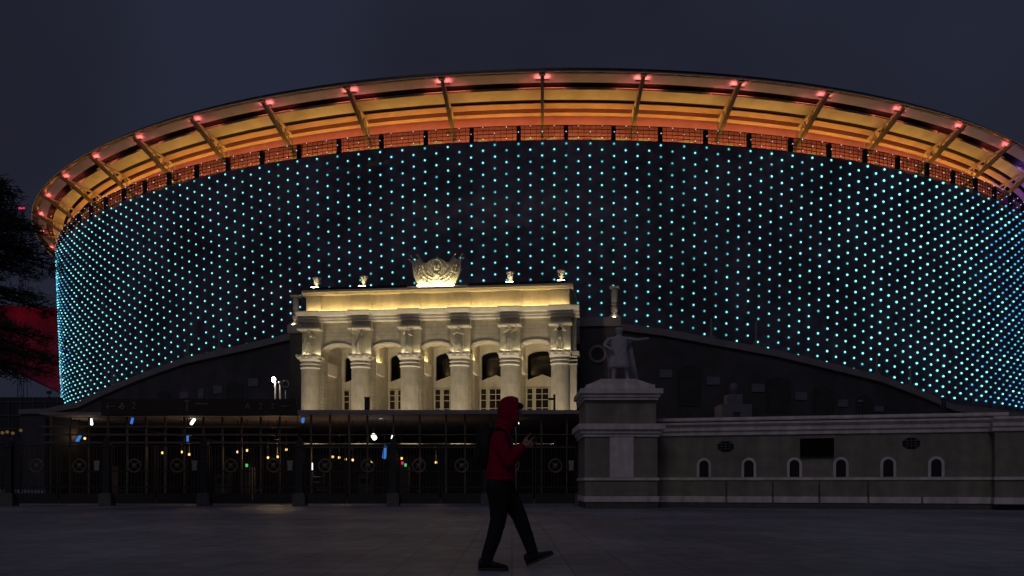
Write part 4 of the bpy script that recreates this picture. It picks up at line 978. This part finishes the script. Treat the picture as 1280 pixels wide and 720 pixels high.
loft(jb, [(fx(626, 599.5), .148, .19), (fx(625.5, 592), .15, .192), (fx(625, 580), .142, .185), (fx(624.5, 565), .14, .195), (fx(624.5, 553), .128, .19), (fx(626, 546), .105, .15), (fx(630, 539), .09, .1), (fx(633, 533), .085, .09)], 28)
for s_, el, wr in ((-.2, (635, 578), (652, 560)), (.2, (640, 574), (655, 556.5))):
    mid = ((el[0] + wr[0]) / 2, (el[1] + wr[1]) / 2)
    limb(jb, [(fx(624, 551, s_ * .88), .083), (fx(629, 565, s_ * 1.0), .075), (fx(*el, s_ * 1.02), .066), (fx(*mid, s_ * .66), .058), (fx(*wr, s_ * .32), .04)])
jb.ball(fx(631.5, 531.5), (.098, .1, .075), 16, 12); jb.ball(fx(627, 537), (.08, .1, .06), 14, 10)
for k in range(9):                           # soft folds
    jb.ball(fx(630 + 3 * math.sin(k * 2.1), 556 + k * 4.6, (-1) ** k * .11), (.05, .075, .018), 10, 8, Matrix.Rotation(.5 * (-1) ** k, 3, 'X'))
for k in range(5): jb.ball(fx(627 + k * 2.2, 563 + k * 3.2, -.245 + .004 * k), (.05, .03, .014), 10, 8, Matrix.Rotation(.5, 3, 'Y'))
jo = fuse(jb, 'jacket', M['hoodie'], pr, .011, 5)
rb = MB(); loft(rb, [(fx(626, 602), .143, .184), (fx(626, 597.6), .153, .195)], 28); rb.build('hem', M['hoodie'], jo)
pk = MB(); pk.beam(fx(634, 590, -.175), fx(641, 582, -.11), .012, .02); pk.build('pocket_edge', M['bag'], jo)
zp = MB(); zp.tube(fx(643.5, 596, 0), fx(642, 570, 0), .006, n=6); zp.tube(fx(642, 570, 0), fx(640, 548, 0), .006, n=6); zp.build('zip', M['grey_metal'], jo)
for s_ in (-1, 1): MB().tube(fx(644, 535, s_ * .04), fx(646, 552, s_ * .05), .005, n=6).build('drawstring', M['white_plate'], jo)
# hood: a shell open towards the face
hb = MB(); hcx = Vector(fx(639.5, 516)); nu, nv = 28, 18
for lay in (1.0, .93):
    for j in range(nv + 1):
        th = PI * (j / nv) * (.69 if lay > .95 else .68)
        for i in range(nu):
            a = 2 * PI * i / nu; x, y, z = math.sin(th) * math.cos(a), math.sin(th) * math.sin(a), math.cos(th)
            # axis of the shell points backwards; the open end faces forward and down
            px_, py_, pz_ = -z, y, x
            pk = .03 * max(0, -px_) * max(0, pz_)
            v = Vector((px_ * .135 - .006 - pk, py_ * .108, pz_ * .158 + .004)) * lay; v.z -= .03 * max(0, px_) if pz_ < 0 else 0
            hb.v.append(tuple(hcx + v))
n1 = nu * (nv + 1)
for j in range(nv):
    for i in range(nu):
        q = (j * nu + i, j * nu + (i + 1) % nu, (j + 1) * nu + (i + 1) % nu, (j + 1) * nu + i); hb.f += [q, tuple(n1 + k for k in q[::-1])]; hb.sm += [True, True]
for i in range(nu): hb.f.append((nv * nu + i, nv * nu + (i + 1) % nu, n1 + nv * nu + (i + 1) % nu, n1 + nv * nu + i)); hb.sm.append(True)
hb.build('hood', M['hoodie'], jo)
MB().ball(hc + Vector((.045, 0, .062)), (.065, .074, .04), 14, 10).build('hair', M['hair'], pr)
tb = MB()
loft(tb, [(fx(624, 622), .1, .15), (fx(624, 610), .128, .172), (fx(624, 597), .128, .17), (fx(624, 590), .12, .16)], 24)
for s_, ls in ((RIGHT, ((622, 611, .118), (624, 630, .102), (623, 650, .082), (617, 674, .074), (610, 694, .064), (608.5, 702, .06))), (LEFT, ((629, 611, .115), (639, 628, .1), (649, 646, .08), (658, 670, .07), (665, 690, .06), (667, 696, .056)))):
    limb(tb, [(fx(x, y, s_ * .92), r) for x, y, r in ls])
    for k in range(4): x, y, r = ls[2 + k % 3]; tb.ball(fx(x + 1.5, y + 3 + k * 3, s_ * .92 - .02), (r * .8, r * .85, .014), 10, 8, Matrix.Rotation(.4 * (-1) ** k, 3, 'Y'))
fuse(tb, 'trousers', M['trousers'], pr, .011, 5)
def shoe(heel, pitch, s):
    prof_ = [(-.06, .03), (-.065, .085), (-.045, .125), (.02, .13), (.06, .1), (.13, .075), (.2, .06), (.228, .035), (.22, .02)]
    b = MB(); R = Matrix.Rotation(-pitch, 3, 'Y'); h = Vector(heel)
    def ring_(x, w_, zt): return [Vector((x, w_ * math.cos(a), .024 + (zt - .024) * (.5 + .5 * math.sin(a)) if math.sin(a) > -1 else .02)) for a in [2 * PI * k / 12 for k in range(12)]]
    secs = [(-.068, .022, .085), (-.055, .036, .12), (-.01, .04, .13), (.04, .042, .115), (.09, .046, .088), (.14, .047, .072), (.19, .04, .058), (.225, .018, .045)]
    n = 12; vs = [h + R @ p for q_ in secs for p in ring_(*q_)]
    fs = [(j * n + k, j * n + (k + 1) % n, (j + 1) * n + (k + 1) % n, (j + 1) * n + k) for j in range(len(secs) - 1) for k in range(n)] + [tuple(range(n)), tuple((len(secs) - 1) * n + k for k in range(n))]
    b.add(vs, fs, True); o = b.build('shoe', M['shoe'], pr)
    sl = MB(); out_ = [(-.072, -.02), (-.05, -.037), (.04, -.042), (.14, -.048), (.2, -.04), (.232, -.012), (.232, .012), (.2, .04), (.14, .048), (.04, .042), (-.05, .037), (-.072, .02)]
    sl.prism(out_, .001, .027, axis='z'); sl.v = [tuple(h + R @ Vector(v)) for v in sl.v]; sl.build('sole', M['sole'], o)
shoe(fx(607, 712.5, RIGHT), 0.0, RIGHT); shoe(fx(667, 706.5, LEFT), .42, LEFT)
pr.location.z = .004
# backpack and phone: carried, so things of their own
bk = empty('backpack', pr.location, 0, label='black backpack on the back of the walking person', cat='backpack')
b = MB(); c0 = Vector(fx(611, 560)); b.ball(c0 + Vector((-.03, 0, .0)), (.1, .15, .23), 18, 14); b.build('main_bag', M['bag'], bk)
MB().ball(c0 + Vector((-.1, 0, -.07)), (.05, .11, .11), 14, 10).build('front_pocket', M['bag'], bk)
for s in (-1, 1):
    stp = MB(); ptsx = [(612, 545, .1), (622, 535.5, .105), (633, 541, .115), (637.5, 557, .12), (630, 573, .125), (615, 578, .11)]
    for a_, b_ in zip(ptsx, ptsx[1:]): stp.beam(fx(a_[0], a_[1], s * a_[2]), fx(b_[0], b_[1], s * b_[2]), .05, .012)
    stp.build('strap', M['bag'], bk)
ph = empty('phone', Vector(pr.location) + Vector(fx(667, 550)), 0, label='slim dark phone held up in both hands by the walker', cat='phone')
R = Matrix.Rotation(math.radians(-28), 3, 'Y')
b = MB().box(-.072, .072, -.037, .037, -.005, .004); b.v = [tuple(R @ Vector(v)) for v in b.v]; b.build('shell', M['phone'], ph)
b = MB().box(-.066, .066, -.033, .033, .0045, .0055); b.v = [tuple(R @ Vector(v)) for v in b.v]; b.build('display', M['black'], ph)
bpy.context.view_layer.update()
